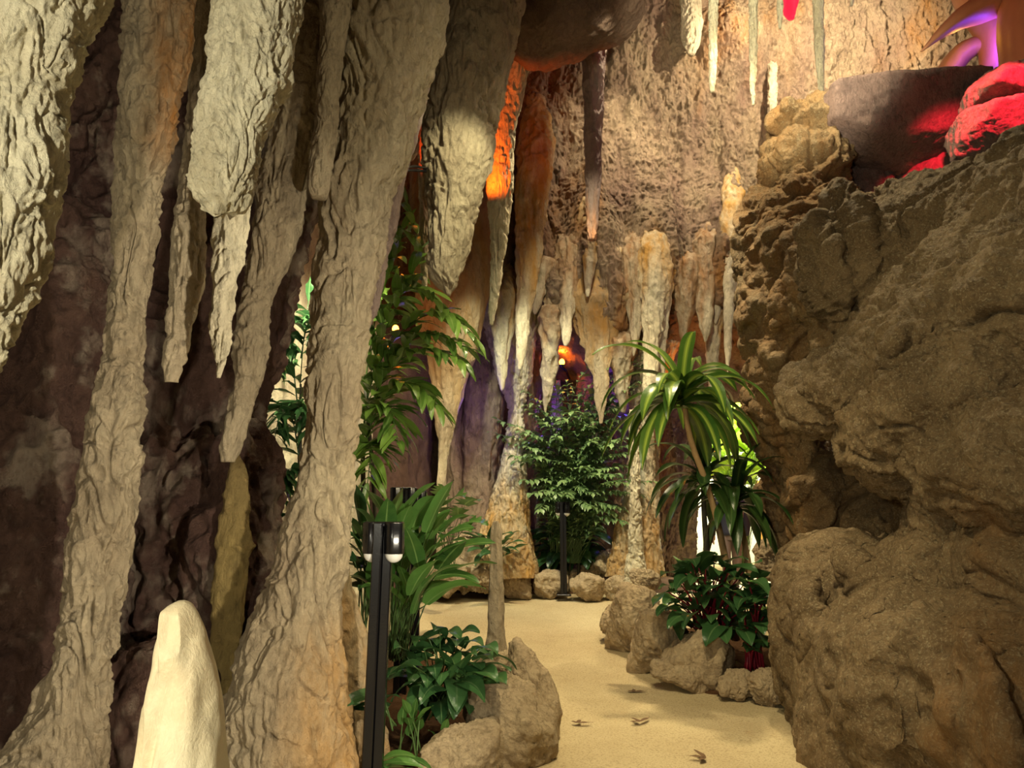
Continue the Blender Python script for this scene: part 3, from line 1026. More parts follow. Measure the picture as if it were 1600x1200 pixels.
drip(NEAR, 'thin rosy stalactite left of the massive grey stalactite, above the palm', 'stalactite',
     [(140, 645, 680), (240, 654, 676), (330, 655, 674), (400, 656, 670), (440, 659, 667), (457, 661, 664)],
     7.6, 'pale_rust', top='ceiling', amp=.012, s=.08, wob=.01, seed=15)
drip(NEAR, 'broad orange-red lit stalactite showing between the two big grey masses', 'stalactite',
     [(40, 625, 700), (130, 628, 690), (200, 626, 668), (235, 630, 652), (252, 634, 642)],
     7.9, 'pale_rust', top='ceiling', amp=.02, s=.08, wob=.02, seed=16)
drip(NEAR, 'narrow mauve-brown rib stalactite hanging from the ceiling ledge', 'stalactite',
     [(40, 908, 952), (100, 911, 944), (200, 914, 940), (280, 916, 938), (330, 917, 934), (375, 920, 930)],
     9.4, 'mauve', top='ceiling', amp=.02, s=.09, wob=.02, seed=17, stain=low_stain(300, 360, .7))

THIN = [
    (1115, 14, 1113, 144, 7.0, 'long thin white stalactite from the ceiling, left one of the knobbly pair'),
    (1177, 13, 1177, 164, 7.2, 'thin white stalactite from the ceiling, right one of the knobbly pair'),
    (1219, 8, 1219, 44, 7.4, 'short thin white stalactite beside the red glass lamp'),
    (1278, 15, 1283, 160, 7.8, 'slender white stalactite above the flowstone pillar at upper right'),
    (1330, 8, 1330, 9, 8.2, 'tiny white stalactite tip at top edge above the grey slab'),
]
for k, (tx, wd, bx, by, Yd, lb) in enumerate(THIN):
    h_ = wd / 2
    drip(NEAR, lb, 'stalactite', [(-60, tx - h_ * 1.1, tx + h_ * 1.1), (0, tx - h_, tx + h_), (by * .5, (tx + bx) / 2 - h_ * .9, (tx + bx) / 2 + h_ * .9), (by * .86, bx - h_ * .62, bx + h_ * .62), (by, bx - 2, bx + 2)],
         Yd, 'cream', top='ceiling', amp=.010, s=.05, wob=.006, seed=30 + k, res=1.5)
drip(NEAR, 'greyish thin stalactite running down behind the flowstone pillar', 'stalactite',
     [(50, 1204, 1210), (90, 1201, 1213), (130, 1200, 1213), (200, 1202, 1212), (280, 1203, 1209), (305, 1205, 1207)], (11.3, 10.9, 10.6), 'pale', amp=.03, s=.06, wob=.006, seed=38, res=1.5)
drip(NEAR, 'flat pale stalactite lying against the back wall right of the ledge', 'stalactite',
     [(0, 1062, 1096), (40, 1066, 1096), (70, 1070, 1092), (86, 1076, 1084)], (10.9, 10.7), 'pale', top='ceiling', amp=.03, s=.12, wob=.03, seed=39, res=1.6)

for k, (px, ty, wd, tx, tip, tone, st, lb, Yd) in enumerate(BACK):
    L = tip - ty
    st = max(st, .36)
    big = wd > 100
    prof = ((-.35, .5), (-.2, 1.5), (-.08, 1.3), (0, 1.0), (.2, .62), (.38, .40), (.6, .24), (.85, .14), (1, .035)) if big else \
           ((-.26, .2), (-.12, .6), (.03, .98), (.22, .92), (.45, .66), (.65, .48), (.86, .34), (.96, .22), (1, .08))
    rows = [(ty + L * t, px + (tx - px) * max(t, 0) - wd * q / 2, px + (tx - px) * max(t, 0) + wd * q / 2) for t, q in prof]
    sf = None if st == 0 else top_stain(ty + L * max(0, st - .22), ty + L * (st + .10))
    drip(NEAR, lb, 'stalactite', rows, (11.3, 10.72 if Yd > 10.3 else 10.55, Yd), tone, amp=.07, s=.09, style='ribs', wob=.03, seed=50 + k, res=1.5, stain=sf, depth=.42 if big else .8)

# standing columns and stalagmites at the back
drip('stone_column', 'violet-lit funnel column thinning to a stem behind the broad split leaves', 'column',
     [(250, 640, 790), (360, 645, 775), (430, 646, 765), (500, 652, 752), (560, 668, 742), (600, 674, 727), (650, 678, 716), (690, 684, 704), (730, 684, 698), (790, 684, 699), (900, 680, 704)],
     (11.6, 10.3, 9.9), 'tan_ochre', amp=.03, s=.11, style='ribs', wob=.03, seed=80, res=1.6, stain=top_stain(560, 700, .6))
drip('stone_column', 'waisted column with white upper half and orange cone base behind the slim stalagmite', 'column',
     [(470, 742, 850), (540, 764, 836), (590, 778, 830), (630, 794, 820), (650, 797, 816), (690, 790, 818), (730, 783, 820), (770, 774, 824), (810, 760, 828), (845, 748, 832), (900, 740, 842)],
     11.3, 'pale', amp=.035, s=.11, style='plaster', wob=.03, seed=81, res=1.5,
     stain=lambda py, th: sstep(740, 790, py + 10 * np.sin(th * 5)) * .95)
drip('stone_column', 'column with orange base between the far bush and strap leaved plants', 'column',
     [(540, 972, 1060), (620, 984, 1026), (690, 986, 1018), (740, 984, 1020), (790, 972, 1024), (840, 962, 1028), (900, 950, 1036)],
     11.3, 'pale', amp=.035, s=.11, style='plaster', wob=.03, seed=82, res=1.5,
     stain=lambda py, th: sstep(760, 810, py + 10 * np.sin(th * 5)) * .9)
drip('stone_column', 'thin knobbly white column standing before the orange based column', 'column',
     [(640, 983, 1000), (700, 985, 998), (760, 986, 999), (820, 985, 1000), (860, 983, 1003), (885, 980, 1008), (915, 976, 1012)],
     10.7, 'pale', amp=.03, s=.07, style='plaster', wob=.02, seed=83, res=1.3)
drip('stone_column', 'thin pale column behind right side of the orange based column', 'column',
     [(560, 1012, 1034), (680, 1014, 1030), (800, 1014, 1028), (900, 1010, 1034)], 11.6, 'pale', amp=.03, s=.08, style='plaster', wob=.02, seed=84, res=1.5)
drip('stalagmite', 'thin white stalagmite just below the orange lamp', 'stalagmite',
     [(594, 866, 874), (610, 864, 877), (660, 861, 878), (760, 858, 882), (900, 852, 890)], 12.2, 'pale', amp=.02, s=.08, style='ribs', wob=.01, seed=85, res=1.5, stand=True)
drip('stalagmite', 'thin grey stalagmite hidden behind foliage right of the waisted column', 'stalagmite',
     [(690, 828, 834), (720, 825, 838), (800, 822, 840), (900, 815, 845)], 12.0, 'pale', amp=.02, s=.08, style='ribs', wob=.01, seed=86, res=1.5, stand=True)
drip('stone_column', 'violet-lit slanting rib of rock left of the orange lamp niche', 'column',
     [(470, 846, 880), (560, 826, 858), (640, 815, 842), (700, 808, 836), (900, 796, 840)], 11.9, 'wall_back', amp=.07, s=.12, style='ribs', wob=.03, seed=87, res=1.7)
drip('stone_column', 'violet and orange lit pillar right of the orange lamp niche', 'column',
     [(470, 896, 936), (560, 900, 930), (620, 905, 932), (700, 905, 940), (900, 895, 950)], 12.3, 'wall_back', amp=.07, s=.12, style='ribs', wob=.03, seed=88, res=1.7)
drip('stone_column', 'violet-edged pillar leaning behind the right tip of the tan funnel', 'column',
     [(400, 972, 1002), (500, 962, 992), (580, 952, 982), (660, 950, 976), (900, 940, 985)], 12.0, 'wall_back', amp=.07, s=.12, style='ribs', wob=.03, seed=89, res=1.7)
drip('stone_column', 'dark pillar of rock beyond the fork between violet funnel and slim stalagmite', 'column',
     [(520, 720, 800), (600, 708, 790), (700, 704, 780), (800, 700, 775), (900, 696, 780)], 11.7, 'wall_back', amp=.09, s=.16, style='ribs', wob=.05, seed=90, res=1.8)
drip('stone_column', 'red-brown pillar of rock behind the lamp cluster and palm', 'column',
     [(500, 596, 690), (600, 590, 680), (700, 585, 672), (800, 578, 668), (920, 570, 670)], 11.0, 'wall_left', amp=.06, s=.18, style='ribs', wob=.06, seed=91, res=1.8)

# ------------------------------------------------------------------ boulders along the path
B = boulder
B('largest tan boulder at the bottom left edge of the path', 716, 868, 1078, 1240, 4.95, seed=1, deep=.9, amp=.02, tilt=-.35)
B('pointed tan boulder cut by the bottom edge under the glossy leaves', 655, 775, 1148, 1260, 4.55, seed=2, amp=.015)
B('narrow tan kerb rock leaning on the path side of the largest boulder', 790, 874, 1035, 1205, 5.45, seed=3, deep=.9, amp=.02, tilt=-.5)
B('small brown rock beneath the slim stalagmite', 738, 812, 1022, 1092, 5.9, seed=4, amp=.02)
B('tall rounded boulder behind the peace lily at left end of the far kerb', 696, 758, 836, 930, 11.0, seed=5, amp=.03)
B('broad low boulder against the tall rounded one left of the path bend', 660, 732, 872, 932, 10.7, seed=6, amp=.03)
B('small brown stone between the broad low boulder and the slim stalagmite', 728, 772, 884, 928, 10.9, seed=26, amp=.03)
B('square tan kerb stone just right of the slim stalagmite', 783, 829, 883, 936, seed=7, amp=.025)
B('round kerb stone, second right of the slim stalagmite', 836, 885, 893, 936, seed=8, amp=.02)
B('flat kerb stone wedged behind its round neighbours near the far lamp', 868, 908, 890, 930, 11.7, seed=9, amp=.02)
B('smooth front kerb stone standing forward in the far row', 892, 946, 898, 941, seed=10, amp=.02)
B('middle stone of the heap below the thin knobbly white column', 902, 950, 862, 908, 11.8, seed=11, amp=.03)
B('angular dark topped stone of the heap below the thin knobbly white column', 930, 976, 864, 904, 11.5, seed=12, amp=.03)
B('tall back stone of the heap below the thin knobbly white column', 932, 980, 838, 885, 12.0, seed=13, amp=.03)
B('long flat kerb ledge at right end of the far row', 938, 1002, 903, 940, seed=14, amp=.02, deep=.5)
B('tall angular boulder at left end of the right hand kerb', 956, 1036, 918, 1024, seed=15, amp=.03, deep=.7)
B('low rough stone leaning against left side of the tall angular boulder', 940, 985, 952, 1003, seed=16, amp=.025)
B('small grey stone on top behind the tall angular boulder', 990, 1032, 894, 925, 9.1, seed=17, amp=.02)
B('peaked boulder in the right hand kerb below the red stemmed plants', 990, 1082, 957, 1060, seed=18, amp=.025, deep=.7)
B('largest rounded boulder of the right hand kerb', 1040, 1157, 990, 1078, 6.75, seed=19, amp=.02, deep=.7)
B('low flat stone along the foot of the largest right hand kerb boulder', 1022, 1112, 1036, 1084, seed=20, amp=.015, deep=.5)
B('dark low kerb stone beside the largest right hand boulder', 1126, 1182, 1050, 1096, seed=21, amp=.015, deep=.6)
B('dark kerb stone tucked against the foot of the flowstone wall', 1172, 1222, 1048, 1104, seed=22, amp=.015, deep=.6)
B('pale flat rock behind the cane stems next to the flowstone wall', 1186, 1250, 838, 905, 8.8, seed=23, amp=.03)
# upper right rocks
B('huge grey slab bridging the gap high on the right, streaked with red light', 1305, 1543, 99, 238, 6.7, 'grey_rock', 'rock_slab', 'rock', seed=31, deep=.6, amp=.014, facets=12)
B('upper red-lit boulder at the right edge', 1543, 1680, 78, 168, 6.0, 'grey_rock', 'boulder', 'boulder', seed=32, amp=.02)
B('lower red-lit boulder at the right edge beside the grey slab', 1522, 1680, 140, 240, 5.9, 'grey_rock', 'boulder', 'boulder', seed=33, amp=.02)
B('red-lit rock showing under left end of the grey slab', 1322, 1412, 226, 320, 7.3, 'grey_rock', 'boulder', 'boulder', seed=34, amp=.03)
B('dim red-lit rock showing under right end of the grey slab', 1408, 1545, 222, 310, 7.1, 'grey_rock', 'boulder', 'boulder', seed=35, amp=.03)

# twisted root shapes behind the red boulders


def root(label, pts, radii, seed, flat=.6):
    P = [at(*p) for p in pts]
    r = [q * mpp(p[1], p[2]) for p, q in zip(pts, radii)]
    v, f = sweep(P, r, 40, .015, .22, seed, 'ribs', flat)
    o = mesh_from('twisted_root', v, f, M['root'], P[-1])
    tag(o, label, 'root')


root('brown horn-shaped root arching down to a point above the grey slab', [(1440, 80, 7.2), (1470, 52, 7.2), (1505, 26, 7.2), (1550, 6, 7.2), (1610, -30, 7.2), (1700, -120, 7.0)], [1.5, 14, 26, 36, 44, 50], 1)
root('upright twisted root standing behind the red boulders', [(1600, 150, 6.9), (1588, 80, 6.9), (1592, 20, 6.95), (1612, -60, 7.0), (1640, -150, 7.0)], [44, 34, 42, 50, 56], 2)
root('violet-lit root curving behind the upright twisted root', [(1545, 150, 7.6), (1552, 90, 7.6), (1545, 45, 7.6), (1520, 10, 7.6), (1500, -40, 7.6)], [28, 26, 28, 28, 28], 3)
root('orange glowing lobe of root low behind the grey slab', [(1470, 130, 7.9), (1490, 98, 7.9), (1515, 76, 7.8), (1540, 70, 7.7), (1570, 84, 7.6)], [22, 28, 26, 22, 16], 4)

# ------------------------------------------------------------------ plants


class Leaves:
    def __init__(self, seed):
        self.v, self.f, self.t, self.a, self.n = [], [], [], [], 0
        self.rng = np.random.RandomState(seed)

    def add(self, base, d, L, W, shape='lance', droop=.6, roll=0., fold=.18, tint=None, nseg=8):
        rng = self.rng
        d = np.array(d, float)
        d /= np.linalg.norm(d) + 1e-9
        up = np.array((0, 0, 1.0))
        s = np.cross(d, up)
        if np.linalg.norm(s) < .05:
            s = np.array((1.0, 0, 0))
        s /= np.linalg.norm(s)
        if roll:
            s = s * math.cos(roll) + np.cross(d, s) * math.sin(roll)
        A = np.array((-1, -.55, 0, .55, 1.0))
        p = np.array(base, float)
        tint = rng.uniform(0, 1) if tint is None else tint
        rows = []
        jag = rng.uniform(.3, 1, 64)
        for k in range(nseg + 1):
            t = k / nseg
            wv = np.ones(5)
            back = np.zeros(5)
            if shape == 'lance':
                wv *= math.sin(math.pi * min(1, .06 + .94 * t) ** .8) ** .85
            elif shape == 'broad':
                wv *= math.sin(math.pi * min(1, .04 + .96 * t) ** .72) ** .75
            elif shape == 'heart':
                wv *= (.62 + 1.7 * t if t < .22 else 1.0 * (1 - ((t - .22) / .78) ** 1.7)) * .98 + .02
                back = -.24 * np.abs(A) * (1 - t) ** 3
            elif shape == 'strap':
                wv *= min(1, .35 + 3 * t) * (1 - max(0, (t - .6) / .4) ** 1.6) + .02
            elif shape == 'fish':
                wv *= min(1, .2 + 1.9 * t) * (1 if t < .7 else 1 - .75 * (t - .7) / .3)
                back = (-.16 * np.abs(A) + .07 * (jag[:5] - .6)) * (1 if t > .8 else 0)
            elif shape == 'split':
                wv *= (.7 + 1.4 * t if t < .22 else 1.0 * (1 - ((t - .22) / .78) ** 2.2)) * .98 + .02
                back = -.2 * np.abs(A) * (1 - t) ** 3
                if k % 2:
                    wv[[0, 4]] *= .42
                    wv[[1, 3]] *= .72
            nrm = np.cross(s, d)
            wob = .05 * math.sin(t * 9 + jag[0] * 20)
            row = p + (A * wv * W / 2)[:, None] * s + (np.abs(A) * wv * W / 2 * fold + A * wob * W)[:, None] * nrm + (back * L)[:, None] * d
            rows.append(row)
            if k < nseg:
                p = p + d * L / nseg
                d = d + np.array((0, 0, -1)) * droop / nseg * (1.0 + .6 * t)
                d /= np.linalg.norm(d)
                s = s - d * s.dot(d)
                s /= np.linalg.norm(s)
        v = np.concatenate(rows)
        i, j = np.meshgrid(np.arange(nseg), np.arange(4), indexing='ij')
        a = (i * 5 + j).ravel() + self.n
        self.f.append(np.stack([a, a + 1, a + 6, a + 5], 1))
        self.v.append(v)
        self.a.append(np.tile(A, nseg + 1))
        self.t.append(np.full(len(v), tint))
        self.n += len(v)
        return self

    def build(self, name, mat, parent, label=None, loc=None):
        v = np.concatenate(self.v)
        o = mesh_from(name, v, np.concatenate(self.f), M[mat], self.v[0][2] if loc is None else loc, parent,
                      {'tint': np.concatenate(self.t), 'across': np.concatenate(self.a)})
        if label:
            o['label'] = label
        return o


def tube_part(name, pts, rad, mat, parent, m=8):
    v, f = sweep(pts, rad, m)
    return mesh_from(name, v, f, M[mat], pts[0], parent)


def bez(pts, n):
    """even samples and tangents along a smooth line through points"""
    P = np.concatenate([[2 * pts[0] - pts[1]], pts, [2 * pts[-1] - pts[-2]]])
    uu = np.linspace(0, len(pts) - 1.0001, n)
    sg = uu.astype(int)
    tt = (uu - sg)[:, None]
    a, b, c, d = P[sg], P[sg + 1], P[sg + 2], P[sg + 3]
    C = .5 * ((2 * b) + (c - a) * tt + (2 * a - 5 * b + 4 * c - d) * tt ** 2 + (3 * b - a - 3 * c + d) * tt ** 3)
    T = np.gradient(C, axis=0)
    return C, T / (np.linalg.norm(T, axis=1, keepdims=True) + 1e-9)


def frond(parent, line, n, L, W, shape, mat, rng, stem='stem_green', droop=.9, start=.12, rad=.006):
    """one palm frond: a rachis with leaflets on both sides"""
    pts = np.array([at(*p) for p in line])
    C, T = bez(pts, n)
    lv = Leaves(rng.randint(1e6))
    for k in range(int(n * start), n):
        t = k / (n - 1)
        s = np.cross(T[k], (0, 0, 1))
        if np.linalg.norm(s) < .1:
            s = np.array((1.0, 0, 0))
        s /= np.linalg.norm(s)
        for sd in ((-1, 1) if k < n - 1 else (0,)):
            d = T[k] * rng.uniform(.35, .9) + s * sd * rng.uniform(.6, 1.1) + np.array((0, -.15, rng.uniform(-.35, .30)))
            sz = (.70 + .4 * math.sin(math.pi * min(1, t * .9 + .1))) * rng.uniform(.8, 1.15)
            lv.add(C[k], d, L * sz, W * sz, shape, droop * rng.uniform(.5, 1.4), rng.uniform(-.5, .5), .15, None, 6)
    v, f = sweep(C[::max(1, n // 12)].tolist() + [C[-1]], np.linspace(rad * 1.3, rad * .6, len(C[::max(1, n // 12)]) + 1), 6)
    lv.v.append(v)
    lv.f.append(f[0] + lv.n)
    lv.t.append(np.zeros(len(v)))
    lv.a.append(np.ones(len(v)))
    fo = lv.build('frond', mat, parent)
    return fo


# tall palm behind the big column
rng = np.random.RandomState(11)
P1 = thing('fishtail_palm', at(585, 960, 7.3), 'tall arching palm with lance leaflets spilling out right of the big column', 'palm')
base = (580, 960, 7.4)
for ln in ([(566, 700, 7.4), (580, 600, 7.3), (625, 520, 7.2), (690, 488, 7.1), (745, 530, 7.0)],
           [(566, 680, 7.4), (585, 560, 7.4), (632, 450, 7.4), (655, 390, 7.4), (636, 318, 7.4)],
           [(566, 680, 7.3), (600, 590, 7.2), (660, 545, 7.1), (725, 565, 7.0)],
           [(566, 700, 7.3), (600, 620, 7.1), (645, 600, 7.0), (690, 640, 6.9)],
           [(566, 720, 7.2), (585, 650, 7.0), (608, 640, 6.9), (622, 690, 6.8)],
           [(575, 560, 7.5), (610, 480, 7.4), (650, 450, 7.3), (705, 490, 7.2)],
           [(570, 600, 7.5), (590, 480, 7.5), (612, 410, 7.5), (628, 360, 7.5)],
           [(566, 740, 7.2), (572, 700, 7.0), (580, 700, 6.9), (574, 755, 6.8)],
           [(566, 640, 7.5), (620, 560, 7.3), (665, 520, 7.2), (735, 545, 7.1)]):
    frond(P1, ln, 20, .38, .095, 'lance', 'leaf_palm', rng)
tube_part('stem', [at(580, 960, 7.4), at(570, 820, 7.4), at(566, 690, 7.4)], [.04, .03, .022], 'stem_dark', P1)
tube_part('stem', [at(592, 960, 7.5), at(584, 760, 7.5), at(570, 600, 7.5)], [.03, .024, .018], 'stem_dark', P1)

P2 = thing('fishtail_palm', at(462, 930, 7.6), 'palm seen in the gap between dark wall and big column against bright rock', 'palm')
for ln in ([(470, 900, 7.6), (466, 700, 7.6), (472, 560, 7.6), (482, 470, 7.6)],
           [(466, 640, 7.5), (455, 560, 7.5), (440, 540, 7.4), (425, 590, 7.3)],
           [(470, 560, 7.5), (480, 510, 7.4), (500, 500, 7.3), (510, 540, 7.2)],
           [(468, 720, 7.5), (456, 650, 7.4), (440, 640, 7.3), (428, 690, 7.2)],
           [(468, 800, 7.5), (455, 740, 7.4), (440, 740, 7.3), (430, 790, 7.2)],
           [(468, 860, 7.5), (458, 810, 7.4), (445, 810, 7.3), (436, 850, 7.2)],
           [(466, 700, 7.4), (476, 640, 7.3), (492, 640, 7.2), (500, 690, 7.1)]):
    frond(P2, ln, 17, .34, .11, 'fish', 'leaf_dark', rng)
tube_part('stem', [at(462, 930, 7.6), at(468, 780, 7.6), at(470, 600, 7.6)], [.03, .025, .012], 'stem_dark', P2)

# far bush: a dense fan of fronds with small leaflets
P6 = thing('leafy_bush', at(885, 930, 12.0), 'dense pale green bush of fine leaflets at the back behind the far lamp', 'bush')
ends = [(790, 655), (808, 690), (832, 612), (815, 720), (850, 640), (870, 600), (905, 610), (942, 572), (960, 630), (985, 600), (1002, 650), (1000, 690), (985, 725), (1004, 752),
        (880, 650), (918, 660), (860, 690), (945, 690), (840, 760), (905, 720), (965, 770), (985, 800), (850, 800), (925, 770), (880, 750), (830, 690), (950, 730), (985, 660), (872, 780), (1012, 566), (1030, 570), (920, 640)]
ends = [(885 + (ex - 885) * 1.14, ey) for ex, ey in ends]
ends = ends + [(885 + (ex - 885) * q + rng.uniform(-16, 16), ey + rng.uniform(-14, 34)) for q in (.92, .75) for ex, ey in ends]
for k, (ex, ey) in enumerate(ends):
    Ye = 11.3 - .6 * rng.rand()
    bx = 885 + rng.uniform(-22, 22)
    mx, my = bx + (ex - bx) * .45, ey - 26 + (860 - ey) * .28
    frond(P6, [(bx, 880, 11.6), ((bx + mx) / 2 + (ex - bx) * .02, (880 + my) / 2, 11.4), (mx, my, 11.2), (ex, ey, Ye)], 22, .19, .085, 'fish', 'leaf_bush', rng, droop=1.3, start=.30)
for bx in (874, 888, 902):
    tube_part('stem', [at(bx, 925, 11.7), at(bx + 3, 850, 11.6), at(bx - 2, 760, 11.4)], [.02, .016, .01], 'stem_dark', P6)


def leafy(name, label, cat, c, n, rx, ry, L, W, shape, mat, seed, stem='stem_green', lift=.6, droop=.9, base=None, Yspread=.5, face=.55, stems=True, part='leaf'):
    """broad leaved plant: every leaf its own part on its own petiole, leaf seats filling an ellipse of pixels at distance c[2]"""
    rng = np.random.RandomState(seed)
    bpx = base if base else (c[0], c[1] + ry, c[2])
    b0 = at(*bpx)
    P = thing(name, b0, label, cat)
    st = []
    for k in range(n):
        a, r = k * 2.39996, math.sqrt((k + .5) / n)
        px, py = c[0] + rx * r * math.cos(a) * .86, c[1] + ry * r * math.sin(a) * .86
        Yk = c[2] + Yspread * rng.uniform(-1, .6) - .25 * Yspread * (1 - r)
        seat = at(px, py, Yk)
        out = np.array(((px - bpx[0]) / (rx + 1), -face + rng.uniform(-.4, .3), lift * (bpx[1] - py) / (2 * ry + 1) + rng.uniform(-.35, .25)))
        out[0] += rng.uniform(-.5, .5)
        sz = rng.uniform(.72, 1.12)
        lv = Leaves(rng.randint(1e6))
        out /= np.linalg.norm(out)
        lv.add(seat - out * L * .35 * sz, out, L * sz, W * sz, shape, droop * rng.uniform(.5, 1.3), rng.uniform(-.5, .5), rng.uniform(.08, .3), None, 10)
        lv.build(part, mat, P)
        root_ = b0 + np.array((rng.uniform(-.08, .08), rng.uniform(-.08, .08), 0))
        s0 = seat - out * L * .35 * sz
        sr = 1.6 if stem == 'stem_red' else 1.0
        st.append(sweep([root_, root_ * .5 + s0 * .5 + np.array((0, 0, .12 * np.linalg.norm(s0 - root_))), s0], [.006 * sr, .005 * sr, .0035 * sr], 5))
    if stems:
        v, f = join(st)
        mesh_from('stems', v, f, M[stem], b0, P)
    return P


leafy('peace_lily', 'tall peace lily with broad upright leaves behind the near black lamp post', 'plant', (640, 862, 5.4), 44, 98, 98, .42, .15, 'broad', 'leaf_mid', 21, base=(618, 1030, 5.6), lift=1.1, droop=.8, face=.35)
leafy('arrowhead_plant', 'low clump of dark glossy arrow-shaped leaves spilling over the left kerb', 'plant', (702, 1040, 5.15), 52, 96, 76, .25, .17, 'heart', 'leaf_dark', 22, base=(690, 1120, 5.2), lift=.7, droop=1.2, face=.6, Yspread=.3)
leafy('broadleaf_plant', 'shadowed dark leaved plant between the big column and near lamp post', 'plant', (566, 860, 5.6), 18, 36, 80, .32, .12, 'broad', 'leaf_dark', 23, base=(575, 1000, 5.7), lift=.8)
leafy('split_leaf_plant', 'bright split-leaved plant beside the thin funnel column stem', 'plant', (706, 800, 8.6), 9, 48, 50, .36, .32, 'split', 'leaf_mid', 24, base=(700, 900, 8.7), lift=.5, droop=.6, face=.9, Yspread=.2)
leafy('ground_cover_plant', 'dark low leaves in front of the orange cone base', 'plant', (772, 850, 10.9), 22, 46, 26, .36, .13, 'broad', 'leaf_dark', 25, base=(772, 885, 11.0), lift=.8)
leafy('ground_cover_plant', 'low dark broad leaves around the foot of the far lamp post', 'plant', (884, 845, 11.75), 52, 64, 48, .42, .20, 'broad', 'leaf_dark', 26, base=(884, 890, 11.9), lift=.8, Yspread=.25)
leafy('flamingo_plant', 'heart-leaved plant with crimson stems under the strap leaved plants', 'plant', (1112, 926, 7.1), 76, 92, 76, .28, .185, 'heart', 'leaf_dark', 27, 'stem_red', base=(1112, 1015, 7.3), lift=.5, droop=1.1, face=.6, Yspread=.5)
leafy('flamingo_plant', 'heart-leaved plant in front of the flowstone wall, right of the cane stems', 'plant', (1184, 952, 6.6), 28, 32, 74, .27, .19, 'heart', 'leaf_dark', 28, 'stem_red', base=(1178, 1045, 6.75), lift=.5, droop=1.2, face=.6, Yspread=.3)
leafy('seedling', 'small bright green seedling in front of the near lamp post foot', 'plant', (646, 1122, 4.65), 8, 26, 22, .13, .06, 'broad', 'leaf_mid', 29, base=(640, 1180, 4.7), lift=.9, droop=.5, Yspread=.1)
leafy('seedling', 'single spray of ribbed dark leaves left of the near lamp post', 'plant', (572, 1098, 4.5), 6, 42, 26, .30, .09, 'broad', 'leaf_dark', 30, base=(600, 1140, 4.55), lift=.4, droop=.7, Yspread=.1)
leafy('seedling', 'drooping long leaf sprig at the bottom edge under the near lamp post', 'plant', (610, 1188, 4.3), 6, 46, 16, .30, .075, 'lance', 'leaf_mid', 31, base=(560, 1215, 4.35), lift=.5, droop=1.0, Yspread=.1)
leafy('seedling', 'tiny two-leaved sprout between the lamp post and the pointed boulder', 'plant', (694, 1150, 4.75), 5, 20, 20, .10, .045, 'broad', 'leaf_mid', 32, base=(690, 1190, 4.8), lift=.9, droop=.5, Yspread=.05)
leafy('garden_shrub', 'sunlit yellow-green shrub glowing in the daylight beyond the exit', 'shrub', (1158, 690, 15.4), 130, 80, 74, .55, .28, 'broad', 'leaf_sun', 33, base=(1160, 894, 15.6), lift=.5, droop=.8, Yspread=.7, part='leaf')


def dracaena(label, stemline, crowns, mat, seed, stem_mat, rad):
    rng = np.random.RandomState(seed)
    pts = [at(*p) for p in stemline]
    P = thing('strap_leaved_plant', pts[0], label, 'plant')
    tube_part('stem', pts, np.linspace(rad, rad * .6, len(pts)), stem_mat, P, 12)
    for (px, py, Y, n, L, W, spread) in crowns:
        c = at(px, py, Y)
        for k in range(n):
            a = k * 2.39996 + rng.uniform(-.3, .3)
            e = 1.25 - 1.45 * (k / n) ** .9 + rng.uniform(-.15, .15)
            d = (math.cos(a) * math.cos(e), math.sin(a) * math.cos(e), math.sin(e))
            lv = Leaves(rng.randint(1e6))
            lv.add(c + np.array((0, 0, -.16 * k / n)), d, L * rng.uniform(.75, 1.1), W * rng.uniform(.85, 1.1), 'strap', rng.uniform(1.2, 2.7), rng.uniform(-.25, .25), .28, None, 14)
            lv.build('leaf', mat, P)
    return P


dracaena('tall plant with a fountain crown of yellow-striped strap leaves', [(1150, 1000, 7.4), (1138, 900, 7.3), (1112, 780, 7.1), (1080, 690, 6.9), (1066, 612, 6.8)], [(1066, 612, 6.8, 40, .98, .145, 1)], 'leaf_strap', 41, 'stem_tan', .038)
dracaena('dark strap-leaved plant with tan cane stem in front of the bright exit', [(1180, 985, 7.2), (1172, 900, 7.2), (1160, 830, 7.2), (1150, 780, 7.2)], [(1150, 772, 7.2, 32, .66, .11, 1)], 'leaf_strap_dark', 42, 'stem_tan', .036)
dracaena('dark strap-leaved plant with dark stem left of the bright exit', [(1104, 990, 7.5), (1106, 900, 7.5), (1100, 800, 7.4), (1098, 745, 7.4)], [(1098, 740, 7.4, 28, .76, .12, 1)], 'leaf_strap_dark', 43, 'stem_dark', .035)
_w = Leaves(5)
_w.add(at(1118, 606, 6.5), (.8, -.2, -.1), .30, .07, 'lance', 3.5, .4, .5)
# withered leaf hangs in the crown of the tall plant
_o = _w.build('withered_leaf', 'leaf_dead', [o for o in COL.objects if o.get('label', '').startswith('tall plant with a fountain')][0], 'withered cream leaf')

# ------------------------------------------------------------------ lamps standing and hanging


def cyl(p0, p1, r0, r1=None, m=24):
    return sweep([p0, (np.array(p0) + p1) / 2, p1], [r0, (r0 + (r1 or r0)) / 2, r1 or r0], m)


def sphere(c, r, n=20, m=28, sz=1.0):
    d, f = ball(n, m)
    return d * np.array((r, r, r * sz)) + c, f


